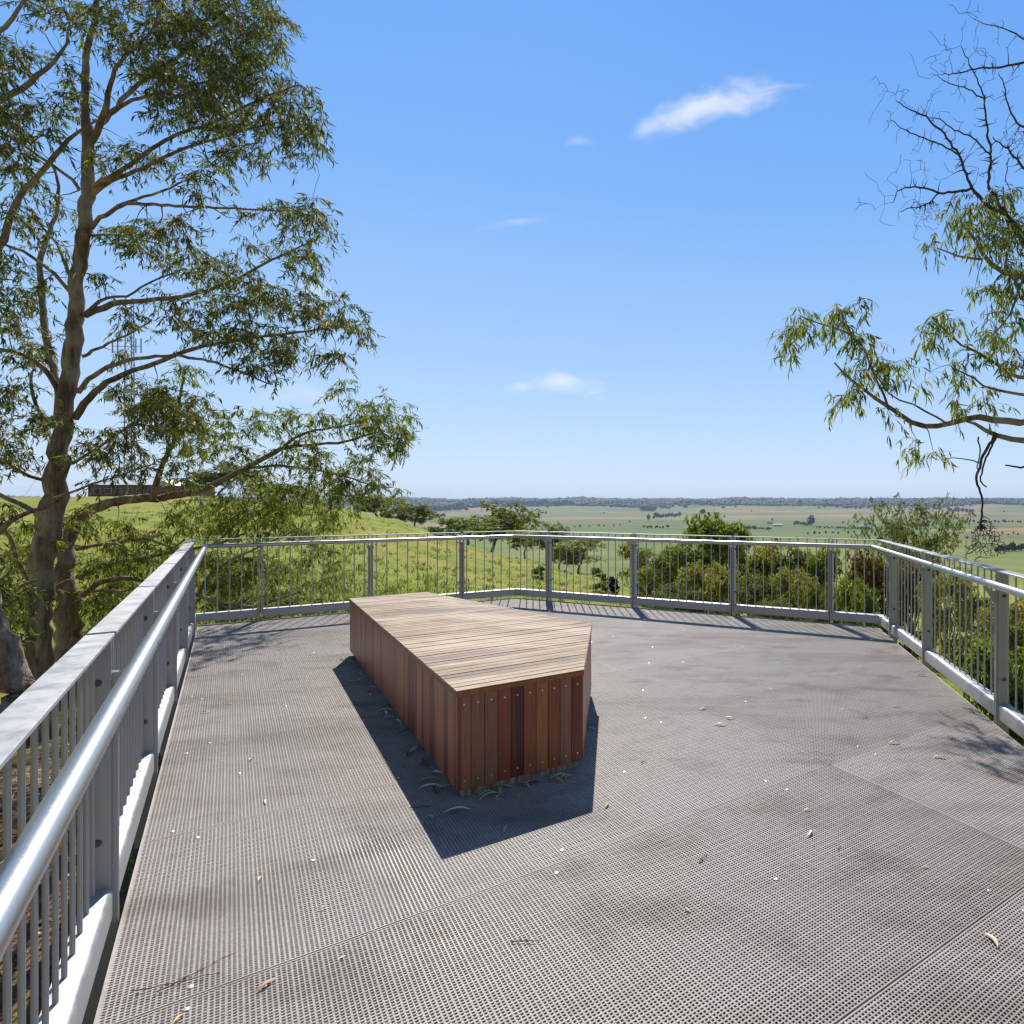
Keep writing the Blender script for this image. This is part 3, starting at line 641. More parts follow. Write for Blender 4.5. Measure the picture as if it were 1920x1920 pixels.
BA = [(430, 50, 100, 70, 9.3, 1), (330, 110, 95, 80, 9.3, 1.2, 1.25), (480, 110, 62, 65, 9, .8), (245, 45, 85, 60, 9.5, 1), (100, 10, 70, 30, 9.6, 1), (400, 150, 80, 45, 9, 1), (350, 20, 80, 40, 9.8, .8), (470, 20, 60, 40, 9.2, .8),
 (420, 190, 90, 38, 9, .9, .9), (560, 190, 48, 45, 8.8, .5), (590, 265, 18, 42, 8.8, .4, 1.3), (520, 235, 75, 38, 9, .6, .8), (500, 290, 50, 22, 9.1, .5, .8), (425, 250, 60, 40, 9.3, .7), (330, 215, 55, 30, 9.5, .8), (130, 130, 30, 30, 9.7, .7), (120, 195, 60, 35, 9.7, .8, .8),
 (20, 105, 38, 35, 9, .6), (35, 200, 40, 25, 9.2, .7), (20, 255, 40, 25, 9, .7), (220, 292, 60, 28, 9.6, .8), (300, 300, 50, 25, 9.9, .6, .8), (400, 318, 55, 30, 9.5, .8, .8), (40, 330, 45, 30, 9.3, .8, .8), (100, 390, 45, 25, 9.8, .8, .7),
 (375, 365, 40, 16, 9, .5, .8), (300, 425, 65, 28, 9.4, .7, 1.2), (265, 450, 60, 25, 9.8, .6), (545, 385, 52, 30, 8.8, .5), (585, 430, 32, 45, 8.9, .5, 1.1), (480, 395, 50, 14, 8.9, .4, .8), (565, 490, 45, 30, 9.6, .5), (500, 455, 50, 20, 9.8, .5, .6), (210, 430, 35, 14, 9.9, .5),
 (420, 500, 65, 35, 9.9, .7, 1.1), (345, 480, 55, 26, 9.8, .7), (450, 552, 90, 38, 9.8, .8, 1.15), (610, 580, 45, 35, 9.2, .6, 1.1), (655, 605, 28, 42, 9.1, .4, 1.1), (645, 655, 28, 22, 9, .4), (545, 565, 60, 30, 9.4, .6), (400, 610, 90, 38, 9.5, .8, 1.1), (310, 560, 45, 22, 9.9, .6, .7), (500, 640, 80, 30, 9.1, .6), (560, 660, 45, 28, 9.1, .5),
 (235, 605, 35, 25, 9.2, .6, .8), (235, 655, 28, 15, 9.3, .5, .6), (185, 520, 25, 22, 9.6, .5, .6), (60, 545, 50, 35, 9.7, .8, .8), (15, 480, 30, 30, 9.2, .6, .8), (30, 600, 45, 30, 9.3, .8, .8), (85, 650, 35, 28, 9.5, .8), (30, 740, 48, 35, 9.2, .8, .9), (55, 795, 60, 35, 9.3, .8), (15, 840, 40, 30, 9.1, .7), (470, 700, 60, 22, 8.9, .5, .7),
 (250, 735, 55, 32, 9.8, .8), (335, 742, 65, 35, 9.9, .8, 1.1), (280, 785, 80, 38, 9.8, .8, 1.2), (200, 835, 60, 35, 9.7, .8), (265, 855, 55, 28, 9.9, .8, .8), (120, 850, 35, 25, 9.3, .4, .4), (385, 770, 55, 30, 9.9, .6, .8), (60, 420, 40, 25, 9.8, .8, .6), (110, 460, 30, 25, 10, .6, .6), (20, 660, 30, 20, 9.2, .6), (215, 900, 50, 14, 9, .5, .5)]
tA = blob_targets(BA, rg, .0078)
build_tree('gum_tree', 'tallest gum with tall brown grey trunk and the largest crown rising beside the wide capping', LA, tA, rg, 'gum_leaf', 'gum trees at the deck edge', nl=50, size=.38, leaf=.135, width=.0195, droop=.8, twig=.0028)
# ---- second gum with the long low bough
rg = np.random.RandomState(12)
LB = [limb([(138, 1380, 84), (134, 1300, 66), (131, 1235, 58), (127, 1160, 54), (125, 1110, 48), (123, 1070, 40), (124, 1040, 36), (127, 1012, 33), (138, 985, 30), (155, 965, 28), (180, 950, 25), (210, 940, 24), (250, 934, 22), (290, 932, 22), (330, 930, 19), (370, 921, 17), (410, 905, 14), (440, 888, 12), (480, 868, 11), (530, 840, 9), (580, 834, 7), (640, 830, 6), (700, 812, 4)], (10.1, 11.3)),
 tr([(525, 842), (560, 815), (600, 805), (650, 798), (700, 780)], (10.9, 11), 7, 3), tr([(460, 878), (520, 872), (580, 878), (640, 890), (700, 912)], (10.8, 11), 7, 3),
 tr([(288, 932), (295, 905), (301, 880), (311, 858), (325, 835), (333, 800), (336, 770), (340, 730), (345, 692)], (10.45, 10.6), 14, 4),
 tr([(145, 1030), (200, 1020), (250, 1012), (280, 1008), (300, 1018), (325, 1030), (345, 1012)], (10, 9.6), 10, 4), tr([(215, 1016), (240, 1030), (262, 1045)], (9.8, 9.5), 5, 3),
 tr([(148, 1085), (170, 1066), (210, 1055), (250, 1052), (290, 1042), (330, 1034), (400, 1022), (460, 1000)], (10, 10.4), 18, 5),
 tr([(155, 1118), (180, 1092), (220, 1083), (262, 1086), (310, 1098), (370, 1116), (420, 1132), (480, 1138), (560, 1110)], (10, 10.2), 15, 5),
 tr([(160, 1110), (200, 1106), (235, 1108), (262, 1100)], (10, 9.5), 9, 4), tr([(370, 1116), (390, 1080), (430, 1050), (500, 1020), (560, 990)], (10.1, 10.8), 8, 3), tr([(400, 1022), (440, 985), (470, 960), (520, 950)], (10.3, 11), 6, 3)]
BBl = [(645, 728, 22, 16, 8.8, .3), (700, 762, 45, 28, 8.8, .5), (757, 792, 32, 32, 8.7, .4), (735, 830, 38, 28, 8.7, .4), (690, 800, 50, 26, 8.8, .5, .8), (600, 795, 55, 25, 9, .6, .8), (530, 780, 45, 20, 9.3, .6, .8), (560, 852, 55, 30, 9, .6, .9), (640, 872, 60, 28, 8.8, .5, .9), (600, 905, 70, 26, 9, .6), (680, 905, 35, 26, 8.7, .4), (450, 790, 45, 28, 9.8, .6, .8), (430, 850, 45, 20, 9.5, .6, .8), (500, 905, 55, 26, 9.3, .7), (540, 935, 60, 26, 9.6, .7), (645, 935, 40, 32, 8.9, .5, .9), (735, 925, 22, 12, 8.8, .3, .8),
 (390, 955, 60, 38, 10, .8, 1.2), (460, 960, 75, 45, 10.3, .9, 1.1), (555, 965, 70, 36, 10.3, .8), (325, 985, 40, 26, 9.8, .6, .8), (262, 990, 45, 22, 10.2, .7, .7), (620, 975, 28, 24, 10, .5), (600, 1045, 45, 36, 10.6, .7, .7), (545, 1085, 55, 42, 10.6, .8, .9), (470, 1085, 60, 50, 10.6, .9, 1.2), (405, 1080, 50, 50, 10.4, .8, 1.2), (625, 1105, 26, 32, 10.5, .5), (230, 1045, 50, 35, 10.2, .8, .7), (210, 1110, 45, 32, 10, .8, .7), (265, 1125, 55, 28, 10.3, .8, .7), (185, 985, 40, 26, 10.2, .7, .7), (60, 1010, 45, 30, 10.3, .8), (20, 1060, 40, 40, 10.2, .8), (50, 1120, 45, 35, 10.3, .8), (10, 1180, 30, 40, 10.2, .8), (190, 1050, 40, 35, 10.6, .8), (240, 1085, 60, 40, 10.8, .8), (300, 1040, 50, 30, 10.6, .8), (180, 1150, 40, 35, 10.6, .8), (330, 1100, 50, 35, 10.6, .8, .8), (140, 960, 30, 22, 10.3, .7, .6), (340, 880, 40, 24, 9.9, .6, .8), (390, 820, 50, 30, 9.9, .7), (420, 1140, 70, 22, 10.3, .8), (520, 1135, 70, 20, 10.4, .8, .8), (350, 700, 40, 24, 9.9, .5, .6), (345, 790, 40, 24, 10, .5)]
BBl = [tuple(b_[:4]) + (b_[4] + (2.0 if b_[0] > 480 else 1.0 if b_[0] > 380 else .3),) + tuple(b_[5:]) for b_ in BBl]
tB = blob_targets(BBl, rg, .0105)
build_tree('gum_tree', 'smaller gum with shedding bark whose long low bough arches out over the balustrade corner', LB, tB, rg, 'gum_leaf_bright', 'gum trees at the deck edge', nl=50, size=.38, leaf=.135, width=.0195, droop=.8, twig=.0028)
# ---- leaning gum at the frame edge
YS = 1.08
rg = np.random.RandomState(13)
LC = [limb([(85, 1440, 96), (55, 1360, 82), (30, 1290, 72), (8, 1220, 64), (-18, 1150, 56), (-40, 1050, 42), (-70, 900, 38), (-80, 720, 32), (-45, 580, 25), (-15, 500, 21), (5, 450, 18), (20, 400, 15), (36, 365, 14), (62, 335, 13), (95, 305, 12), (120, 272, 10), (145, 248, 7), (190, 222, 4)], (8.8, 8.3)),
 tr([(-78, 740), (-110, 560), (-90, 380), (-60, 240), (-20, 198), (30, 172), (62, 150), (92, 125), (112, 104), (126, 82), (130, 45)], (8.5, 8.2), 24, 4),
 tr([(-105, 500), (-90, 300), (-60, 150), (-20, 72), (10, 50), (30, 28), (50, -5), (75, -50)], (8.5, 8.4), 18, 6), tr([(112, 104), (100, 90), (75, 50), (30, 40)], (8.3, 8.2), 4, 2),
 tr([(60, 152), (40, 110), (28, 60)], (8.2, 8.4), 4, 2), tr([(-40, 1050), (-10, 1010), (20, 975), (50, 962), (85, 952), (108, 938)], (8.6, 8.4), 16, 8)]
BC = [(15, 110, 32, 30, 8.3, .4), (5, 180, 30, 25, 8.2, .4, .8), (25, 215, 30, 20, 8.3, .4), (15, 300, 35, 35, 8.4, .5, .8), (60, 250, 35, 22, 8.3, .4, .6), (130, 60, 28, 22, 8.2, .4, .6), (-40, 1000, 40, 60, 8.5, .5), (20, 1110, 35, 45, 9.8, .6, .9), (40, 1180, 25, 25, 9.8, .5, .8), (20, 960, 30, 24, 9.6, .5, .7), (-60, 500, 60, 80, 8.4, .6), (-60, 150, 60, 100, 8.4, .6), (-70, 800, 50, 100, 8.5, .6), (20, 380, 30, 25, 8.4, .4, .6), (10, 560, 30, 20, 8.4, .4, .6)]
build_tree('gum_tree', 'leaning gum trunk cut off by the picture edge, nearest to the capping', LC, blob_targets(BC, rg, .0072), rg, 'gum_leaf', 'gum trees at the deck edge', nl=50, size=.38, leaf=.135, width=.0195, droop=.8, twig=.0028)

# ---- overhanging gum on the right
YS = 1.0
rg = np.random.RandomState(14); YR = 6.8
bs = at(2160, 1300, 7.4); bs[2] = float(ground(bs[0], bs[1])) - .2
LR = [np.array([(*bs, .2), (*at(2150, 1100, 7.3), .18), (*at(2140, 900, 7.2), .15), (*at(2110, 760, 7.1), .13), (*at(2090, 600, 7.1), .11), (*at(2050, 450, 7.1), .085), (*at(2000, 300, 7.1), .06), (*at(1960, 100, 7.1), .03)]),
 tr([(2120, 800), (2040, 812), (1970, 830), (1920, 829), (1861, 813), (1835, 800), (1812, 790)], (7.1, 6.8), 26, 6),
 tr([(2120, 780), (2020, 785), (1960, 783), (1920, 792), (1866, 789), (1820, 783), (1779, 797), (1728, 799), (1697, 787), (1666, 764), (1640, 746), (1615, 725), (1585, 708), (1565, 680)], (7.1, 6.7), 24, 4),
 tr([(1668, 766), (1651, 730), (1632, 689), (1625, 662), (1610, 633), (1574, 617), (1538, 610), (1500, 592)], (6.7, 6.8), 7, 3),
 tr([(1779, 797), (1745, 772), (1705, 757), (1668, 742), (1640, 700)], (6.7, 6.5), 6, 3),
 tr([(2090, 690), (1980, 700), (1920, 710), (1897, 707), (1856, 674), (1825, 658), (1800, 648), (1779, 622), (1750, 600)], (7.1, 6.8), 14, 3),
 tr([(2100, 740), (1980, 745), (1920, 740), (1882, 735), (1846, 725), (1825, 708), (1790, 690)], (7.1, 6.6), 12, 3),
 tr([(2060, 560), (1970, 545), (1920, 516), (1882, 511), (1843, 484), (1821, 440), (1800, 415)], (7.1, 6.9), 20, 6),
 tr([(1843, 484), (1810, 486), (1780, 470), (1758, 466)], (6.9, 6.8), 7, 3), tr([(1882, 511), (1893, 450), (1885, 400), (1880, 350)], (6.9, 7), 8, 3), tr([(1920, 516), (1905, 560), (1890, 600), (1850, 640)], (6.9, 6.8), 9, 3)]
BR_ = [(1490, 630, 30, 34, 6.8, .3), (1530, 600, 32, 25, 6.8, .3), (1600, 582, 36, 24, 6.9, .3), (1590, 630, 45, 26, 6.8, .4, .8), (1632, 655, 26, 28, 6.8, .3), (1608, 715, 38, 28, 6.8, .3), (1582, 752, 22, 20, 6.8, .3), (1650, 775, 26, 16, 6.7, .3, .7), (1722, 828, 26, 16, 6.7, .3), (1752, 850, 16, 12, 6.7, .2), (1700, 700, 55, 28, 6.7, .4, .8), (1740, 622, 36, 26, 6.9, .3), (1785, 600, 36, 20, 6.9, .3, .8), (1800, 690, 30, 24, 6.7, .4), (1850, 645, 40, 26, 6.8, .4, .9), (1795, 762, 30, 16, 6.7, .3, .8), (1860, 740, 40, 18, 6.8, .4, .7),
 (1835, 385, 45, 26, 6.9, .4, 1.3), (1880, 365, 36, 18, 6.9, .4, 1.3), (1800, 425, 36, 20, 6.9, .3, 1.1), (1760, 462, 26, 10, 6.8, .3), (1850, 440, 50, 26, 6.9, .4, 1.2), (1900, 450, 28, 46, 6.9, .4, 1.2), (1905, 540, 24, 46, 6.9, .4, 1.2), (1860, 545, 36, 20, 6.8, .4, .8), (1880, 605, 36, 30, 6.9, .4), (1905, 680, 22, 30, 6.9, .4), (1990, 600, 60, 120, 7, .7, .6), (2040, 350, 80, 120, 7.2, 1, .6), (2000, 800, 50, 40, 7, .5, .6)]
for L_ in LR[1:]: L_[:, 3] *= .78
tR = blob_targets(BR_, rg, .0118)
rt = build_tree('gum_tree', 'gum reaching in from beyond the picture edge with bright sprays hanging against open sky', LR, tR, rg, 'gum_leaf_bright', None, nl=24, size=.24, leaf=.125, width=.0165, droop=1.15)
# dead limbs of the same tree, bare
LD = [tr([(2000, 560), (1930, 470), (1880, 400), (1850, 385), (1830, 365), (1821, 352), (1799, 291), (1772, 253), (1739, 220), (1706, 203), (1680, 190)], (7, 7.0), 14, 2),
 tr([(1950, 470), (1880, 395), (1851, 343), (1860, 297), (1851, 236), (1846, 187), (1832, 148), (1802, 88)], (7, 6.9), 12, 2),
 tr([(1799, 291), (1760, 270), (1715, 252), (1690, 240), (1672, 225)], (7, 7.1), 6, 2), tr([(1860, 297), (1830, 262), (1790, 245), (1760, 222), (1720, 215)], (6.95, 7.2), 6, 2),
 tr([(1846, 187), (1810, 165), (1775, 155), (1752, 140)], (6.9, 6.8), 5, 1.5), tr([(1960, 100), (1920, 117), (1880, 126), (1830, 128), (1790, 138), (1765, 140)], (7.1, 6.9), 8, 2), tr([(1920, 75), (1895, 60), (1870, 48), (1845, 45), (1822, 34)], (7.0, 6.9), 5, 1.5),
 tr([(1960, 350), (1920, 315), (1890, 280), (1862, 260)], (7, 7), 9, 3), tr([(1950, 260), (1910, 235), (1890, 200), (1880, 150), (1872, 138)], (7, 7), 7, 2), tr([(1821, 355), (1790, 360), (1760, 362), (1735, 352), (1700, 350), (1680, 360), (1676, 380)], (7, 6.9), 8, 2), tr([(1760, 362), (1735, 385), (1700, 392), (1688, 397)], (6.95, 6.9), 5, 2), tr([(1890, 300), (1885, 340), (1905, 380)], (7, 7), 4, 2)]
for L_ in LD: L_[:, 3] *= .72
td = []
for L_ in LD:
    Q = resample(L_, .12)
    for q in Q[len(Q) // 4:]:
        for _ in range(4):
            v = rg.normal(size=3) * .7 + np.array([-.5, 0, .45]); v[1] *= .6; td.append(q[:3] + v / np.linalg.norm(v) * rg.uniform(.1, .45))
for _ in range(170): td.append(at(1740 + rg.uniform(-28, 22), 378 + abs(rg.normal()) * 24, 6.93 + rg.uniform(-.1, .1)))
for _ in range(120): td.append(at(1905 + rg.uniform(-22, 20), 245 + abs(rg.normal()) * 22, 7 + rg.uniform(-.1, .1)))
ch, _ = grow(LD, np.array(td), rg, step=.055, tip=.0019, rise=.1, wob=.15)
# hanging dead branch with mistletoe broom
LH = [tr([(1866, 812), (1852, 840), (1838, 862), (1831, 895), (1834, 915), (1845, 942), (1840, 958)], (6.8, 6.7), 7, 4), tr([(1868, 815), (1856, 845), (1842, 872), (1838, 900), (1849, 913)], (6.8, 6.75), 5, 3), tr([(1835, 820), (1838, 845), (1832, 880)], (6.8, 6.72), 4, 3), tr([(1840, 868), (1815, 862), (1790, 858), (1770, 862)], (6.75, 6.7), 3, 1.5), tr([(1960, 870), (1915, 877), (1885, 872)], (6.9, 6.9), 6, 3), tr([(1838, 985), (1840, 970), (1840, 956)], (6.7, 6.7), 5, 5)]
th = []
for _ in range(420):
    f = rg.uniform(.05, 1) ** .7; th.append(at(1848 + rg.uniform(-1, 1) * 42 * f ** .7, 965 + 84 * f * rg.uniform(.7, 1.08), 6.7 + rg.uniform(-.22, .22) * f))
ch2, _ = grow(LH, np.array(th), rg, step=.045, tip=.0032, rise=.0, wob=.12)
for nm_, c_ in (('dead_branches', ch), ('hanging_dead_branch', ch2)):
    Vt, Ft = tubes_mesh(c_); link(nm_, np_mesh(nm_, Vt, Ft), M['dead'], rt, smooth=True)

# ------------------------------------------------------------------ generic trees and shrubs
def gen_tree(h, w_, rg, nclump, nl, leaf, leafw, trunk_r, droop=.35, low=.3, split=3, csize=None, lean=0):
    limbs = []; hb = h * low
    base = np.array([(0, 0, -.3, trunk_r), (rg.normal() * .02 * h, rg.normal() * .02 * h, hb * .6, trunk_r * .85), (lean * h * .1 + rg.normal() * .04 * h, rg.normal() * .04 * h, hb + h * .05, trunk_r * .7)])
    limbs.append(base); tops = []
    for i in range(split + 2):
        a = 2 * pi * i / (split + 2) + rg.uniform(-.4, .4); r = w_ / 2 * rg.uniform(.45, .85); z = h * rg.uniform(.62, .92)
        p0 = base[-1][:3]; p2 = np.array([p0[0] + r * cos(a), p0[1] + r * sin(a), z]); p1 = (p0 + p2) / 2 + np.array([rg.normal() * .04 * h, rg.normal() * .04 * h, .03 * h])
        limbs.append(np.array([(*p0, trunk_r * .55), (*p1, trunk_r * .38), (*p2, trunk_r * .15)])); tops.append((p2, rg.uniform(.7, 1.2)))
    tops.append((np.array([base[-1][0], base[-1][1], h * .88]), 1.1))
    T_ = []; 
    lobes = [(c, sc * w_ * .115) for c, sc in tops]
    for i in range(split + 7):
        a = rg.uniform(0, 2 * pi); u_ = rg.uniform(low + .1, .9); r = w_ / 2 * rg.uniform(.3, .8); lobes.append((np.array([r * cos(a) + base[-1][0], r * sin(a) + base[-1][1], h * u_]), w_ * rg.uniform(.065, .12)))
    for i in range(nclump):
        c, sg = lobes[i % len(lobes)]; v = rg.normal(size=3); v *= min(1, 1.7 / np.linalg.norm(v)); p = c + v * sg * np.array([1, 1, .75]); p[2] = min(max(p[2], h * low * .5), h); T_.append(p)
    T_ = np.array(T_); cs = csize or w_ * .11
    ch, _ = grow(limbs, T_, rg, step=h * .05, tip=max(.004, leaf * .02))
    Tn = np.repeat(T_, 3, 0) + rg.normal(size=(len(T_) * 3, 3)) * cs * .5 * np.array([1, 1, .6])
    (V, F_), _ = sprays(Tn, rg, nl=nl, size=cs, leaf=leaf, width=leafw, droop=droop, sub=2)
    s = rg.uniform()
    return tubes_mesh(ch, 5), (V, F_)
GT = {}
rg = np.random.RandomState(20)
def proto(key, *a, **kw):
    (Vt, Ft), (Vl, Fl) = gen_tree(*a, **kw); GT[key] = (np_mesh('trunk', Vt, Ft), np_mesh('crown', Vl, Fl))
proto('gumA', 10, 9, rg, 130, 20, .5, .16, .22, low=.32); proto('gumB', 10, 8, rg, 110, 20, .5, .16, .2, low=.38); proto('gumC', 10, 7, rg, 110, 20, .46, .15, .18, low=.25, split=4)
proto('bush', 3, 3.4, rg, 110, 24, .2, .1, .06, low=.05); proto('bushB', 3, 3.0, rg, 100, 24, .2, .1, .05, low=.03)
proto('near', 7, 5.5, rg, 260, 30, .24, .07, .14, low=.12, split=5, droop=.7); proto('nearB', 7, 6, rg, 260, 28, .24, .07, .13, low=.05, split=6, droop=.7); proto('open', 9, 8.5, rg, 210, 26, .22, .055, .18, low=.3, split=6, droop=.6, csize=.62)
meshcache = {}
def place(key, px, Y, top=None, hpx=None, wpx=None, leafm='far_leaf', label='', group='trees on the hillside', name='tree', cat='tree', bark='bark_far', rot=None, sink=0.0):
    if name == 'hill_gum': wpx *= 1.25
    x = (px - CX) * Y / F; z = float(ground(x, Y)) - sink
    hm = (H - (top - CY) * Y / F) - z if top is not None else hpx * Y / F
    tm, lm = GT[key]; hb = max(v.co.z for v in tm.vertices) if False else {'gumA': 10, 'gumB': 10, 'gumC': 10, 'bush': 3, 'bushB': 3, 'near': 7, 'nearB': 7, 'open': 9}[key]
    wb = {'gumA': 9, 'gumB': 8, 'gumC': 7, 'bush': 3.4, 'bushB': 3.0, 'near': 5.5, 'nearB': 6, 'open': 8.5}[key]
    sz = hm / hb; sx = (wpx * Y / F / wb) if wpx else sz
    root = tag(empty(name, (x, Y, z)), label, cat, group); root.scale = (sx, sx, sz); root.rotation_euler = (0, 0, rnd.uniform(0, 6.28) if rot is None else rot)
    for part, me0, mt in (('trunk', tm, bark), ('crown', lm, leafm)):
        kk = (key, part, mt)
        if kk not in meshcache: mc = me0.copy(); mc.materials.append(M[mt]); meshcache[kk] = mc
        o = bpy.data.objects.new(part, meshcache[kk]); C.objects.link(o); o.parent = root
    return root
G1 = 'gums standing along the hill slope'
place('gumA', 925, 82, top=948, wpx=118, leafm='far_leaf', label='broad dark gum highest above the back rail, left of the valley plain', group=G1, name='hill_gum')
place('gumB', 880, 70, top=968, wpx=86, leafm='green_leaf', label='paler green gum in front of the broad dark one', group=G1, name='hill_gum')
place('gumC', 705, 100, top=926, wpx=80, label='dark gum on the hill crest beside the tip of the long bough', group=G1, name='hill_gum')
place('gumB', 776, 95, top=943, wpx=66, label='rounded grey green gum at the end of the hill crest', group=G1, name='hill_gum')
place('gumB', 985, 68, top=993, wpx=52, leafm='olive_leaf', label='small gum just right of the balustrade apex', group=G1, name='hill_gum')
place('gumA', 1028, 64, top=984, wpx=52, leafm='far_leaf', label='flat topped gum poking above the back rail next to a post', group=G1, name='hill_gum')
place('gumC', 1085, 58, top=1006, wpx=72, leafm='olive_leaf', label='spreading gum with clear trunk halfway down the slope', group=G1, name='hill_gum')
place('gumB', 1050, 70, top=1010, wpx=55, leafm='green_leaf', label='gum behind the spreading one on the slope', group=G1, name='hill_gum')
place('gumC', 1192, 62, top=1012, wpx=50, leafm='olive_leaf', label='slim gum hidden partly by the second post of the back balustrade', group=G1, name='hill_gum')
place('gumA', 412, 105, top=868, wpx=90, leafm='far_leaf', label='round crowned tree on the hill top behind the long bough', group=G1, name='hill_gum')
place('gumB', 500, 110, top=905, wpx=60, leafm='far_leaf', label='lower tree on the hill top under the long bough', group=G1, name='hill_gum')
G2 = 'bushes dotted over the green slope'
for px, Y, hp, wp, mt, lab in ((725, 84, 17, 22, 'far_leaf', 'round dark bush near the top of the green hill'), (816, 74, 22, 28, 'far_leaf', 'bush at the edge of the hill above the rail'), (1011, 40, 26, 26, 'green_leaf', 'green bush low on the slope beside the apex post'), (1127, 36, 24, 32, 'green_leaf', 'leafy green bush at the foot of the slope'), (1147, 37, 34, 24, 'distant_leaf', 'darkest bush beside the leafy green one'), (1131, 46, 16, 13, 'far_leaf', 'small bush above the darkest one'), (1118, 52, 18, 20, 'far_leaf', 'bush standing between gum trunk and far field'), (1215, 34, 26, 30, 'far_leaf', 'dark bush at the edge of the thicket')):
    place(rnd.choice(['bush', 'bushB']), px, Y, hpx=hp, wpx=wp, leafm=mt, label=lab, group=G2, name='bush', cat='bush', sink=.1)
G3 = 'trees of the thicket below the deck'
for key, px, Y, top, wp, mt, lab in (
 ('near', 1222, 36, 1052, 60, 'olive_leaf', 'olive gum sapling at the left end of the thicket'), ('nearB', 1262, 34, 1034, 62, 'far_leaf', 'grey green tree beside the sapling at the thicket end'),
 ('near', 1300, 30, 1018, 74, 'green_leaf', 'mid green tree left of the tallest thicket tree'), ('near', 1356, 32, 962, 96, 'green_leaf', 'tallest yellow green tree of the thicket rising over the top rail'),
 ('nearB', 1345, 25, 1062, 90, 'olive_leaf', 'olive tree in front of the tallest thicket tree'), ('near', 1425, 30, 1016, 70, 'olive_leaf', 'olive tree right of the tallest thicket tree'), ('nearB', 1415, 23, 1085, 72, 'far_leaf', 'grey scrubby tree behind the balusters right of the third post'),
 ('near', 1475, 29, 1024, 62, 'far_leaf', 'upright dark tree in the middle of the thicket'), ('nearB', 1500, 24, 1072, 66, 'olive_leaf', 'twiggy tree low in the middle of the thicket'), ('near', 1535, 28, 1022, 56, 'green_leaf', 'green tree left of the last post of the back balustrade'),
 ('nearB', 1552, 21, 1100, 56, 'far_leaf', 'scrub at the right end of the thicket'), ('nearB', 1612, 17, 1092, 60, 'green_leaf', 'yellow green shrub under the rust tinted one'), ('near', 1640, 20, 1030, 80, 'rust_leaf', 'rust tinted shrub behind the deck corner'), ('nearB', 1280, 24, 1100, 80, 'far_leaf', 'low scrub seen under the tallest thicket tree'), ('nearB', 1470, 18, 1132, 70, 'far_leaf', 'low scrub just beyond the bottom rail')):
    place(key, px, Y, top=top, wpx=wp * 1.35, leafm=mt, label=lab, group=G3, name='thicket_tree', sink=.6)
G4 = 'trees beyond the outer balustrade'
place('open', 1706, 27, top=934, wpx=190, leafm='far_leaf', label='tall open crowned gum breaking the skyline behind the deck corner', group=G4, name='slope_gum', rot=1.0)
place('near', 1705, 20, top=1040, wpx=110, leafm='rust_leaf', label='brown tinged tree at the foot of the open crowned gum', group=G4, name='slope_gum')
place('nearB', 1770, 17, top=1075, wpx=100, leafm='olive_leaf', label='olive tree behind the outer balusters', group=G4, name='slope_gum')
place('near', 1905, 12, top=1112, wpx=150, leafm='olive_leaf', label='olive tree cut off by the picture edge behind the last post', group=G4, name='slope_gum')
place('nearB', 1832, 25, top=1120, wpx=90, leafm='far_leaf', label='grey green tree farther down behind the outer balusters', group=G4, name='slope_gum')
place('bush', 1850, 9.5, top=1212, wpx=120, leafm='green_leaf', label='bright green shrub below the outer balustrade', group='shrubs below the outer balustrade', name='shrub', cat='shrub', sink=.1)
place('bushB', 1912, 9.0, top=1300, wpx=90, leafm='green_leaf', label='low green shrub at the picture edge below the outer balustrade', group='shrubs below the outer balustrade', name='shrub', cat='shrub', sink=.1)

# ------------------------------------------------------------------ grass and litter (uncountable)
def tufts(x, y, hgt, wid, nb, rg):
    n = len(x); z = ground(x, y); P = np.stack([x, y, z], 1).repeat(nb, 0); N_ = n * nb
    P[:, :2] += rg.normal(size=(N_, 2)) * wid.repeat(nb)[:, None] * .5
    D = rg.normal(size=(N_, 3)) * .45; D[:, 2] = 1
    return leaves_mesh(P, D, hgt.repeat(nb) * rg.uniform(.5, 1.2, N_), hgt.repeat(nb) * .16, rg)
rg = np.random.RandomState(31)
def polar(n, a0, a1, r0, r1, p=1.0):
    a = np.radians(rg.uniform(a0, a1, n)); r = r0 * (r1 / r0) ** (rg.uniform(0, 1, n) ** p); return r * np.sin(a), r * np.cos(a)
x, y = polar(2600, -46, 2, 11, 95); V, F_ = tufts(x, y, rg.uniform(.1, .3, len(x)), rg.uniform(.1, .35, len(x)), 9, rg)
tag(link('grass_tussocks', np_mesh('t', V, F_), M['far_leaf']), 'dark tussocks scattered over the green hill', 'grass', kind='stuff')
x, y = polar(26000, -48, 30, 5.2, 26); sd = np.array([tosp(q) for q in np.stack([x, y], 1)]); 
def inside(x, y, mrg=.1):
    ok = np.ones(len(x), bool)
    for a, b_ in zip(poly[:-1], poly[1:]):
        t, n_ = nrm(np.array(a), np.array(b_)); ok &= ((x - a[0]) * n_[0] + (y - a[1]) * n_[1]) < mrg
    return ok
kp = ~inside(x, y); x, y = x[kp], y[kp]; kp2 = (x + .55 * y > -1.6) | (rg.uniform(size=len(x)) < .12); x, y = x[kp2], y[kp2]
V, F_ = tufts(x, y, rg.uniform(.035, .085, len(x)), rg.uniform(.08, .2, len(x)), 5, rg)
M['grass'] = m_leaf('grass_blade', [(0, (.16, .2, .025)), (.6, (.25, .29, .04)), (1, (.36, .34, .1))], .4, .6, 1.3)
tag(link('grass', np_mesh('t', V, F_), M['grass']), 'short green grass round the deck', 'grass', kind='stuff')
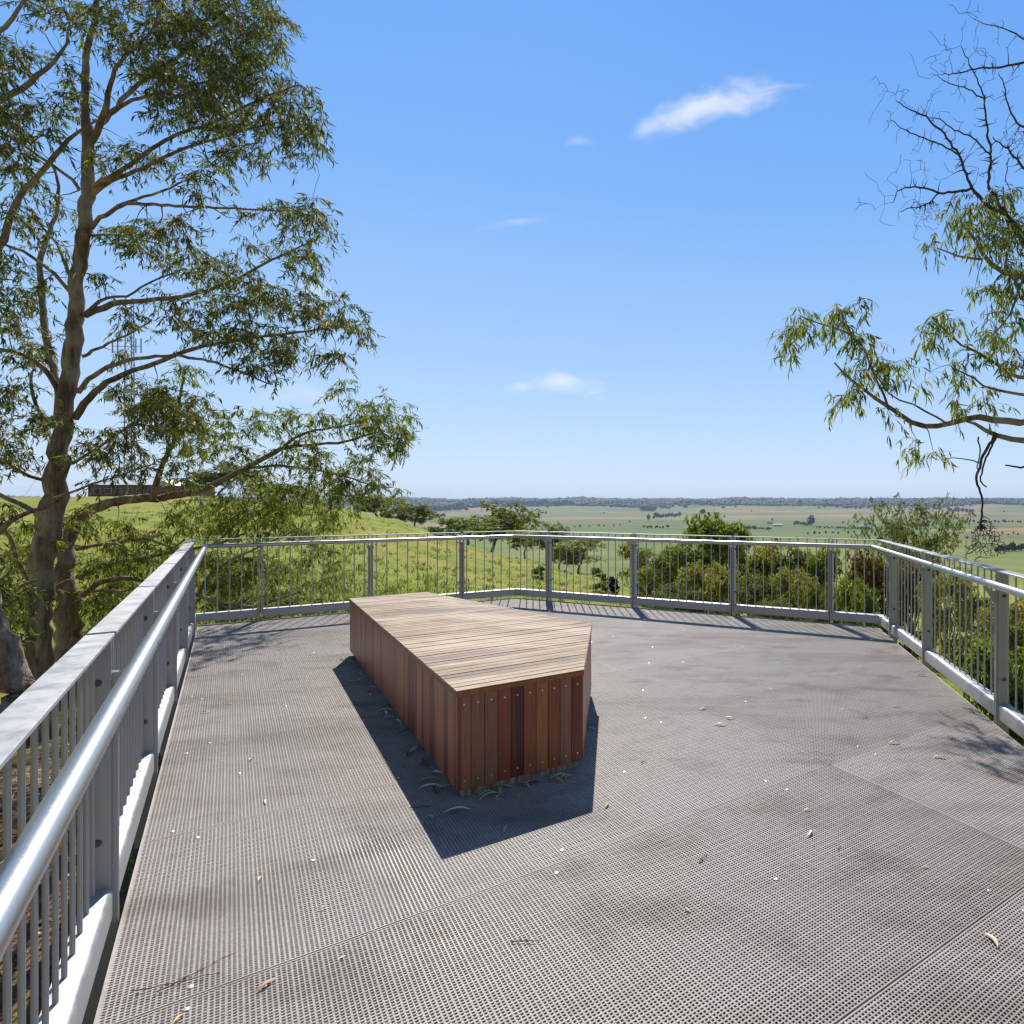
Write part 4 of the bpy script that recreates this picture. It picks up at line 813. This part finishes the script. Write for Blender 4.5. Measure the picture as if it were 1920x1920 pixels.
# leaf litter
n = 16000; x = rg.uniform(-9, 0.2, n); y = rg.uniform(.2, 12, n); kp = ~inside(x, y, -.4); x, y = x[kp], y[kp]; z = ground(x, y) + .006
D = rg.normal(size=(len(x), 3)); D[:, 2] *= .16
V, F_ = leaves_mesh(np.stack([x, y, z], 1), D, rg.uniform(.06, .13, len(x)), rg.uniform(.014, .026, len(x)), rg)
m, k, b, out, oc = material('dry_leaf'); k.l.new(k.ramp(isl(k), [(0, (.09, .045, .025)), (.4, (.25, .14, .08)), (.75, (.45, .31, .2)), (1, (.6, .5, .38))]), b.inputs['Base Color']); b.inputs['Roughness'].default_value = .6; M['dry'] = m
tag(link('leaf_litter', np_mesh('t', V, F_), m), 'dry brown leaf litter under the gums', 'leaf litter', kind='stuff')

# fallen leaves and twigs on the deck, each its own thing
def dleaf(px, py, L, ang, colr, lab, W=None, grp='dry gum leaves lying on the deck'):
    q = un(px, py); L = L * (.62 if py > 1600 else 1.35 if (px < 860 and py > 1280 and px > 690 and py < 1500) else .95); W = W or L * .2; mb = MB(); n = 7; pts = []
    curl = rnd.uniform(-.25, .25); arch = L * rnd.uniform(.05, .16)
    for i in range(n):
        s = i / (n - 1); wv = W * sin(pi * min(1, s * .9 + .07)) ** .8 * .5; cx_ = (s - .5) * L; cy_ = curl * L * (s - .5) ** 2 * 2; zz = .004 + arch * sin(pi * s)
        pts.append(((cx_, cy_ - wv, zz + wv * .35), (cx_, cy_, zz), (cx_, cy_ + wv, zz + wv * .35)))
    vs = [p for r_ in pts for p in r_]; fs = []
    for i in range(n - 1):
        for j in range(2): fs.append((i * 3 + j, i * 3 + j + 1, i * 3 + j + 4, i * 3 + j + 3))
    nv = len(vs); vs2 = [(a, b_, c - .0008) for a, b_, c in vs]; mb.add(vs + vs2, fs + [tuple(nv + i for i in f[::-1]) for f in fs])
    mat = M.get(colr)
    o = mb.build('fallen_leaf', mat); o.location = (q[0], q[1], .001); o.rotation_euler = (0, 0, radians(ang)); tag(o, lab, 'leaf', grp); return o
for nm, c1, c2 in (('l_tan', (.5, .36, .22), (.62, .5, .34)), ('l_brown', (.1, .05, .03), (.2, .1, .05)), ('l_yellow', (.75, .36, .03), (.85, .5, .06)), ('l_green', (.3, .33, .1), (.5, .47, .2)), ('l_rust', (.4, .13, .05), (.5, .2, .08)), ('l_pale', (.6, .55, .42), (.72, .66, .52))):
    m, k, b, out, oc = material(nm); k.l.new(k.ramp(k.noise(oc, 60, 3), [(.3, c1), (.7, c2)]), b.inputs['Base Color']); b.inputs['Roughness'].default_value = .5; M[nm] = m
DL = [(858, 1523, .13, 15, 'l_pale', 'longest pale gum leaf in the bench shadow'), (806, 1534, .05, -10, 'l_tan', 'short pale leaf left of the longest one'), (948, 1556, .06, 95, 'l_tan', 'small tan leaf in the bench shadow below the front boards'), (968, 1494, .05, -20, 'l_yellow', 'yellowish leaf in the bench shadow near the plinth'), (912, 1490, .09, 40, 'l_tan', 'curled tan leaf touching the front plinth'), (1066, 1458, .06, 60, 'l_pale', 'pale leaf at the plinth corner'),
 (430, 1321, .05, 10, 'l_yellow', 'small bright yellow leaf on the deck'), (385, 1337, .06, 20, 'l_brown', 'dark curled leaf left of the small yellow leaf'), (487, 1650, .07, -60, 'l_tan', 'curled tan leaf on the open grating'), (498, 1505, .06, -50, 'l_pale', 'pale curled leaf below a panel joint'), (497, 1850, .1, 70, 'l_rust', 'red brown upright leaf near the bottom joint'), (334, 1912, .06, 88, 'l_yellow', 'orange yellow leaf at the bottom edge of the picture'),
 (1138, 1512, .06, 80, 'l_tan', 'tan leaf just outside the tip of the bench shadow'), (1514, 1520, .04, 10, 'l_pale', 'tiny pale leaf above the curved one'), (1519, 1565, .07, 65, 'l_pale', 'pale curved leaf in the middle of the grating'), (1735, 1627, .045, 0, 'l_pale', 'short pale leaf on the outer grating panel'), (1289, 1708, .05, -45, 'l_tan', 'pinkish tan leaf on the dark stained panel'), (1862, 1765, .12, -75, 'l_tan', 'thin straw coloured leaf at the outer bottom panel'),
 (1351, 1360, .09, -12, 'l_green', 'green tinged curved leaf under the panel joint'), (1367, 1348, .08, -20, 'l_pale', 'slim pale leaf on the panel joint'), (1318, 1330, .07, 40, 'l_pale', 'pale ragged leaf scrap on the joint behind the bench corner'), (1680, 1326, .07, 0, 'l_rust', 'rust coloured leaf on the outer panel'), (1622, 1347, .07, -8, 'l_brown', 'thin dark leaf left of the rust coloured one'), (1677, 1394, .08, 5, 'l_green', 'greenish leaf lying across the panel joint'), (1763, 1421, .08, -20, 'l_green', 'yellow green leaf near the leaf shadow'), (1410, 1315, .04, -30, 'l_brown', 'dark leaf stub below the far panels'), (1728, 1268, .09, 10, 'l_brown', 'brown leaf close to the outer deck edge'), (1108, 1368, .1, -30, 'l_pale', 'pale leaf at the back corner of the bench shadow'),
 (745, 1357, .09, -40, 'l_tan', 'curled leaf against the long side of the bench, nearest its middle'), (762, 1375, .08, 50, 'l_brown', 'brown leaf in the heap against the long bench side'), (700, 1290, .07, -30, 'l_tan', 'tan leaf by the far half of the long bench side'), (820, 1455, .09, -20, 'l_pale', 'pale leaf against the near end of the long bench side'), (838, 1478, .07, 20, 'l_tan', 'tan leaf beside the near corner of the bench'), (725, 1325, .06, 70, 'l_brown', 'dark leaf beside the far half of the long bench side'), (470, 1425, .05, -70, 'l_brown', 'dark leaf scrap on the left panels'), (605, 1705, .05, 30, 'l_tan', 'small tan leaf left of the bench shadow tip'), (640, 1798, .04, 60, 'l_pale', 'small pale leaf on the near joint'), (940, 1478, .12, 12, 'l_tan', 'long thin bark strip along the front plinth'), (795, 1430, .08, -60, 'l_brown', 'brown leaf tucked under the long bench side')]
for a in DL: dleaf(*a)
for q_ in range(30):
    f_ = rnd.uniform(.03, 1); sd_ = bp[0] + (bp[4] - bp[0]) * f_; o_ = np.array((bp[4] - bp[0])[::-1]) * np.array((1, -1)); o_ = -o_ / np.linalg.norm(o_)
    if q_ >= 20: sd_ = bp[0] + (bp[1] - bp[0]) * rnd.uniform(.1, .95); o_ = np.array((bp[1] - bp[0])[::-1]) * np.array((1, -1)); o_ = o_ / np.linalg.norm(o_)
    if (sd_ + o_ * .05 - np.mean(bp, axis=0)) @ o_ < 0: o_ = -o_
    sd_ = sd_ + o_ * abs(rnd.gauss(.0, .035)) + o_ * .012; py_ = CY + H * F / sd_[1]; px_ = CX + sd_[0] * F / sd_[1]
    lb_ = 'dry gum leaf in the drift against the long side of the bench' if q_ < 20 else 'dry gum leaf in the scatter along the front plinth of the bench'
    dleaf(px_, py_, rnd.uniform(.06, .11), rnd.uniform(0, 180), rnd.choice(['l_pale', 'l_tan', 'l_tan', 'l_brown']), lb_, grp='leaves drifted along the bench side' if q_ < 20 else 'leaves scattered along the bench front')
def twig(px, py, L, ang, lab, r=.003):
    q = un(px, py); mb = MB(); rr = [(-.5 + i / 6) for i in range(7)]
    mb.tube([(s * L, rnd.uniform(-.02, .02) * L, .005 + rnd.uniform(0, .004)) for s in rr], [r * (1 - .08 * i) for i in range(7)], 5)
    mb.tube([(0, 0, .006), (.12 * L, .1 * L, .008)], [r * .6, r * .3], 4)
    o = mb.build('twig', M['l_brown']); o.location = (q[0], q[1], 0); o.rotation_euler = (0, 0, radians(ang)); tag(o, lab, 'twig', 'twigs lying on the deck')
for a in ((330, 1845, .22, 22, 'longest thin twig near the bottom rail', .0016), (370, 1825, .2, 60, 'thin twig crossing the longest twig', .002), (985, 1768, .1, 0, 'thin curved twig in the near centre panel', .002), (1318, 1612, .06, 60, 'short black forked twig on the stained panel', .003), (1573, 1590, .05, 70, 'short dark twig beside the pale curved leaf', .002), (1208, 1430, .05, 50, 'tiny black twig right of the bench corner', .002), (475, 1205, .12, 80, 'dark twig near the far rail', .003), (790, 1515, .1, 10, 'dark twig lying above the longest leaf', .003)):
    twig(*a)

# ------------------------------------------------------------------ hill-top building and mast
def simple_mat(name, c, rough=.6, metal=0, c2=None):
    m, k, b, out, oc = material(name); c2 = c2 or tuple(x * .75 for x in c)
    k.l.new(k.ramp(k.noise(oc, 1.5, 5, .6), [(.3, c2), (.7, c)]), b.inputs['Base Color']); b.inputs['Roughness'].default_value = rough; b.inputs['Metallic'].default_value = metal; return m
m, k, b, out, oc = material('brick'); br = k.new('ShaderNodeTexBrick'); k.l.new(k.mapping(oc, rot=(radians(90), 0, 0)), br.inputs[0]); br.inputs['Color1'].default_value = (.28, .09, .06, 1); br.inputs['Color2'].default_value = (.2, .07, .05, 1); br.inputs['Mortar'].default_value = (.3, .25, .2, 1); br.inputs['Scale'].default_value = 2
k.l.new(br.outputs[0], b.inputs['Base Color']); b.inputs['Roughness'].default_value = .85; M['brick'] = m
M['roof'] = simple_mat('pale_roof', (.62, .64, .66), .45); M['white'] = simple_mat('white_wall', (.7, .68, .64)); M['glass'] = simple_mat('window_glass', (.03, .04, .05), .1); M['tower'] = simple_mat('tower_steel', (.3, .31, .33), .5, .5); M['dish'] = simple_mat('dish_white', (.6, .6, .6), .4)
YB = 138; x0, x1 = (165 - CX) * YB / F, (345 - CX) * YB / F; zb = float(ground((x0 + x1) / 2, YB)) - .3
bh = tag(empty('brick_hall', ((x0 + x1) / 2, YB, zb)), 'low red brick hall with pale metal roof on the hill top behind the gum branches', 'building')
def part(nm, mat, par, c, hx, hy, hz, bev=0):
    mb = MB(); mb.box(c, (hx, 0, 0), (0, hy, 0), (0, 0, hz)); return mb.build(nm, mat, par, bevel=bev)
W2 = (x1 - x0) / 2; xc = (x0 + x1) / 2
part('wall', M['brick'], bh, (xc, YB + 4, zb + 1.4), W2, 4, 1.4)
mb = MB(); mb.prism([(x0 - .6, YB - .8, zb + 2.8), (x0 - .6, YB + 8.8, zb + 2.8), (x0 - .6, YB + 4, zb + 3.9)], [(x1 + .6, YB - .8, zb + 2.8), (x1 + .6, YB + 8.8, zb + 2.8), (x1 + .6, YB + 4, zb + 3.9)]); mb.build('roof', M['roof'], bh)
part('gable_wall', M['brick'], bh, (x1 - 2.4, YB - 1.0, zb + 1.3), 2.2, 1.0, 1.3)
mb = MB(); mb.prism([(x1 - 5, YB - 2.5, zb + 2.6), (x1 - 2.4, YB - 2.5, zb + 3.7), (x1 + .2, YB - 2.5, zb + 2.6)], [(x1 - 5, YB + 1, zb + 2.6), (x1 - 2.4, YB + 1, zb + 3.7), (x1 + .2, YB + 1, zb + 2.6)]); mb.build('gable_roof', M['roof'], bh)
for q in range(6):
    xx = x0 + 2 + q * 2.3; f = part('window', M['white'], bh, (xx, YB - .02, zb + 1.5), .75, .05, .6); o = part('pane', M['glass'], f, (xx, YB - .08, zb + 1.5), .66, .02, .52); o.location = (0, 0, 0)
# mast
YM = 150; xm = (244 - CX) * YM / F; zm = float(ground(xm, YM)); Hm = (CY - 560) * YM / F + H - zm
mast = tag(empty('radio_mast', (xm, YM, zm)), 'grey lattice radio mast with dishes rising behind the gum branches', 'mast')
mb = MB(); legs = [(1.0, 0), (-.5, .87), (-.5, -.87)]; ht = Hm
for lx_, ly_ in legs: mb.tube([(xm + lx_ * 1.1, YM + ly_ * 1.1, zm), (xm + lx_ * .8, YM + ly_ * .8, zm + ht)], [.13, .09], 6)
nlev = 26
for q in range(nlev):
    for j in range(3):
        f0, f1 = q / nlev, (q + 1) / nlev; a, b_ = legs[j], legs[(j + 1) % 3]; s0, s1 = 1.1 - .3 * f0, 1.1 - .3 * f1
        mb.tube([(xm + a[0] * s0, YM + a[1] * s0, zm + ht * f0), (xm + b_[0] * s1, YM + b_[1] * s1, zm + ht * f1)], .05, 4); mb.tube([(xm + a[0] * s1, YM + a[1] * s1, zm + ht * f1), (xm + b_[0] * s1, YM + b_[1] * s1, zm + ht * f1)], .04, 4)
mb.build('lattice', M['tower'], mast)
for dx_, pyy, r in ((-3.0, 745, 1.3), (.9, 735, .8), (-.8, 640, .6)):
    z = H - (pyy - CY) * YM / F; mb = MB(); mb.tube([(xm + dx_, YM - 1.2, z), (xm + dx_, YM - 1.5, z), (xm + dx_, YM - 2.0, z)], [r * .3, r * .85, r], 18); mb.tube([(xm + dx_, YM - 1.2, z), (xm, YM, z)], .08, 6); mb.build('dish', M['dish'], mast)
for dx_ in (-3.6, -2.4, 1.8, 3.0):
    z = H - (650 - CY) * YM / F; mb = MB(); mb.tube([(xm + dx_, YM - .5, z - 1.6), (xm + dx_, YM - .5, z + 1.8)], .12, 6); mb.tube([(xm + dx_, YM - .5, z), (xm, YM, z)], .06, 4); mb.build('antenna', M['tower'], mast)
for dx_, dy_ in ((12, -6), (-16, -8), (3, 16)):
    mb = MB(); gz = float(ground(xm + dx_, YM + dy_)); mb.tube([(xm + dx_, YM + dy_, gz), (xm, YM, zm + ht * .8)], .03, 4); mb.build('guy_wire', M['tower'], mast)

# ------------------------------------------------------------------ far plain: houses, trees, woodland
def clumpmesh(rg, n, leaf, w_, h, low=.1):
    T_ = []
    while len(T_) < n:
        p = rg.uniform(-1, 1, 3)
        if p @ p < 1: T_.append((p[0] * w_ / 2, p[1] * w_ / 2, h * (low + (1 - low) * (p[2] * .5 + .5))))
    P = np.array(T_); D = rg.normal(size=(n, 3)); return leaves_mesh(P, D, leaf * rg.uniform(.6, 1.3, n), leaf * .6 * rg.uniform(.7, 1.2, n), rg)
rg = np.random.RandomState(40); dm = []
for q in range(4):
    V, F_ = clumpmesh(rg, 260, 2.2, 9, 9 + q, .12); me = np_mesh('crown', V, F_); me.materials.append(M['distant_leaf']); 
    tv, tf = tubes_mesh([(np.array([(0, 0, -1), (.1, 0, 3), (0, 0, 7.)]), np.array([.5, .4, .2]))], 5); tm = np_mesh('trunk', tv, tf); tm.materials.append(M['bark_far']); dm.append((tm, me))
def far_tree(px, Y, s=1, label='dark tree dotted over the far plain', group='trees on the far plain', w_=1, h=1):
    x = (px - CX) * Y / F; z = float(ground(x, Y)); root = tag(empty('distant_tree', (x, Y, z)), label, 'tree', group); root.scale = (s * w_, s * w_, s * h); root.rotation_euler = (0, 0, rnd.uniform(0, 6))
    for nm, me in zip(('trunk', 'crown'), dm[rnd.randrange(4)]): o = bpy.data.objects.new(nm, me); C.objects.link(o); o.parent = root
def yfor(px, py, lo=300, hi=5200):        # forward distance where the ground shows at that picture row
    Ys = np.geomspace(lo, hi, 600); xs = (px - CX) * Ys / F; p = CY - (ground(xs, Ys) - H) * F / Ys; 
    ok = np.where(p <= py)[0]; return float(Ys[ok[0]]) if len(ok) else 2500.
for px, py, s, lab in ((1521, 986, 2.2, 'largest dark tree beside the farmhouse on the plain'), (1373, 946, 2.8, 'round dark tree alone on the upper pasture'), (1500, 947, 3.2, 'round dark tree on the pale rise farther right'), (1216, 975, 1.4, 'lone tree beside the small row of pines')):
    far_tree(px, yfor(px, py), s, lab, 'single trees on the plain')
BL_ = ['pine beside the lone tree below the ridge', 'pine in the ragged row on the pale pasture', 'dark tree in the farmhouse windbreak', 'shrub by the pale field near the farmhouse', 'small tree in the long hedge right of the farmhouse', 'blue green pine in the double row beyond the hill crest', 'pine in the short row above the hill gums', 'pine in the row under the far white shed', 'dark pine in the long belt below the ridge', 'low green shrub on the valley floor in front of the ragged row', 'small green tree on the valley floor', 'dark tree in the belt just above the handrail', 'dark tree in the clump by the mistletoe broom', 'tree in the thin row at the edge of the bleached field', 'tree in the stand at the foot of the wooded ridge', 'small tree in the hedge below the farmhouse', 'slim tree in the row crossing the right hand green field']
belts = [(1203, 958, 1232, 958, 9, 1.6), (1225, 972, 1278, 968, 14, 1.5), (1490, 984, 1520, 985, 8, 1.2), (1398, 992, 1450, 994, 12, 1.1), (1530, 990, 1640, 994, 22, .8), (806, 959, 878, 957, 18, 1.5), (806, 970, 838, 969, 8, 1.3), (850, 952, 935, 950, 18, 1.6), (940, 948, 1075, 948, 30, 1.7), (1060, 990, 1180, 985, 8, .8), (1207, 990, 1260, 990, 10, .8), (1395, 1012, 1290, 1012, 10, 1.3), (1870, 1035, 1920, 1032, 9, 1.3), (1800, 980, 1920, 980, 18, .9), (1780, 960, 1830, 961, 8, 1.3), (1600, 1000, 1500, 1002, 8, .7), (1790, 1000, 1920, 1004, 9, .7)]
for (a, b_, c, d, n, s), lb_ in zip(belts, BL_):
    for q in range(n):
        f = (q + rnd.uniform(-.3, .3)) / n; px = a + (c - a) * f; py = b_ + (d - b_) * f + rnd.uniform(-1, 1); Y_ = yfor(px, py)
        far_tree(px, Y_, s * rnd.uniform(.7, 1.2) * max(.6, min(1.6, Y_ / 2500)), lb_, 'trees in the row: ' + lb_)
for q in range(34):
    px, py = rnd.uniform(1000, 1920), rnd.uniform(948, 1012); Y_ = yfor(px, py); far_tree(px, Y_, rnd.uniform(.5, 1.0) * max(.5, Y_ / 2500))
# ridge woodland, far-off mass
n = 26000; a = np.radians(rg.uniform(-50, 27, n)); R = rg.uniform(0, 1, n); R = 3500 + 2100 * R
x = R * np.sin(a); y = R * np.cos(a); keep = (vnoise(x, y, 420, 9) + (R - 4150) / 500) > rg.normal(size=n) * .25; x, y = x[keep], y[keep]; z = ground(x, y)
s = rg.uniform(.6, 1.3, len(x)); ico = np.array([(0, 0, 1.), (.9, 0, .5), (.28, .86, .45), (-.73, .53, .55), (-.73, -.53, .4), (.28, -.86, .55), (0, 0, -.1)]); icf = np.array([(0, 1, 2), (0, 2, 3), (0, 3, 4), (0, 4, 5), (0, 5, 1), (6, 2, 1), (6, 3, 2), (6, 4, 3), (6, 5, 4), (6, 1, 5)])
V = np.stack([x, y, z], 1)[:, None] + ico[None] * (s[:, None, None] * (1 + .5 * vnoise(x, y, 300, 12))[:, None, None] * np.array([14, 14, 15])) * (1 + rg.uniform(-.25, .25, (len(x), 7, 1)))
F_ = (icf[None] + (np.arange(len(x)) * 7)[:, None, None]).reshape(-1, 3)
tag(link('woodland', np_mesh('w', V.reshape(-1, 3), F_), M['distant_leaf']), 'dark woodland along the far ridge', 'woodland', kind='stuff')
def house(px, py, w_, h, label, roof='roof'):
    Y_ = yfor(px, py); x = (px - CX) * Y_ / F; z = float(ground(x, Y_)); root = tag(empty('farmhouse', (x, Y_, z)), label, 'house', 'farm buildings on the plain'); d = w_ * .35
    part('wall', M['white'], root, (x, Y_, z + h / 2), w_ / 2, d / 2, h / 2)
    mb = MB(); mb.prism([(x - w_ / 2 - .5, Y_ - d / 2 - .5, z + h), (x - w_ / 2 - .5, Y_ + d / 2 + .5, z + h), (x - w_ / 2 - .5, Y_, z + h * 1.6)], [(x + w_ / 2 + .5, Y_ - d / 2 - .5, z + h), (x + w_ / 2 + .5, Y_ + d / 2 + .5, z + h), (x + w_ / 2 + .5, Y_, z + h * 1.6)]); mb.build('roof', M[roof], root)
    for q in range(3): part('window', M['glass'], root, (x + (q - 1) * w_ * .28, Y_ - d / 2 - .03, z + h * .5), w_ * .06, .03, h * .18)
for px, py, w_, h, lab in ((1458, 987, 24, 4, 'white farmhouse beside the largest tree on the plain'), (1444, 983, 16, 5, 'pale shed behind the white farmhouse'), (1088, 943, 50, 5, 'long white shed near the ridge, left one of two'), (1113, 942, 44, 5, 'long white shed near the ridge, right one of two'), (1401, 941, 26, 7, 'white house catching the sun near the ridge woodland'), (1295, 947, 9, 4, 'tiny white hut right of the ridge sheds'), (1258, 948, 9, 4, 'tiny white hut left of the other'), (1609, 942, 24, 6, 'white house on the rise under the ridge'), (1620, 990, 22, 4, 'pale shed at the end of the hedge line')):
    house(px, py, w_, h, lab)

# ------------------------------------------------------------------ haze
mb = MB(); mb.box((0, 0, -14), (7200, 0, 0), (0, 7200, 0), (0, 0, 74)); hz = mb.build('haze', None)
hm = bpy.data.materials.new('haze_air'); hm.use_nodes = True; hm.node_tree.nodes.clear(); kz = N(hm.node_tree); oz = kz.new('ShaderNodeOutputMaterial'); vz = kz.new('ShaderNodeVolumePrincipled')
vz.inputs['Color'].default_value = (.6, .78, 1, 1); vz.inputs['Density'].default_value = 8e-5; vz.inputs['Anisotropy'].default_value = .1
kz.l.new(vz.outputs[0], oz.inputs['Volume']); hz.data.materials.append(hm); tag(hz, 'thin pale air between the deck and the ridge', 'haze', kind='stuff')
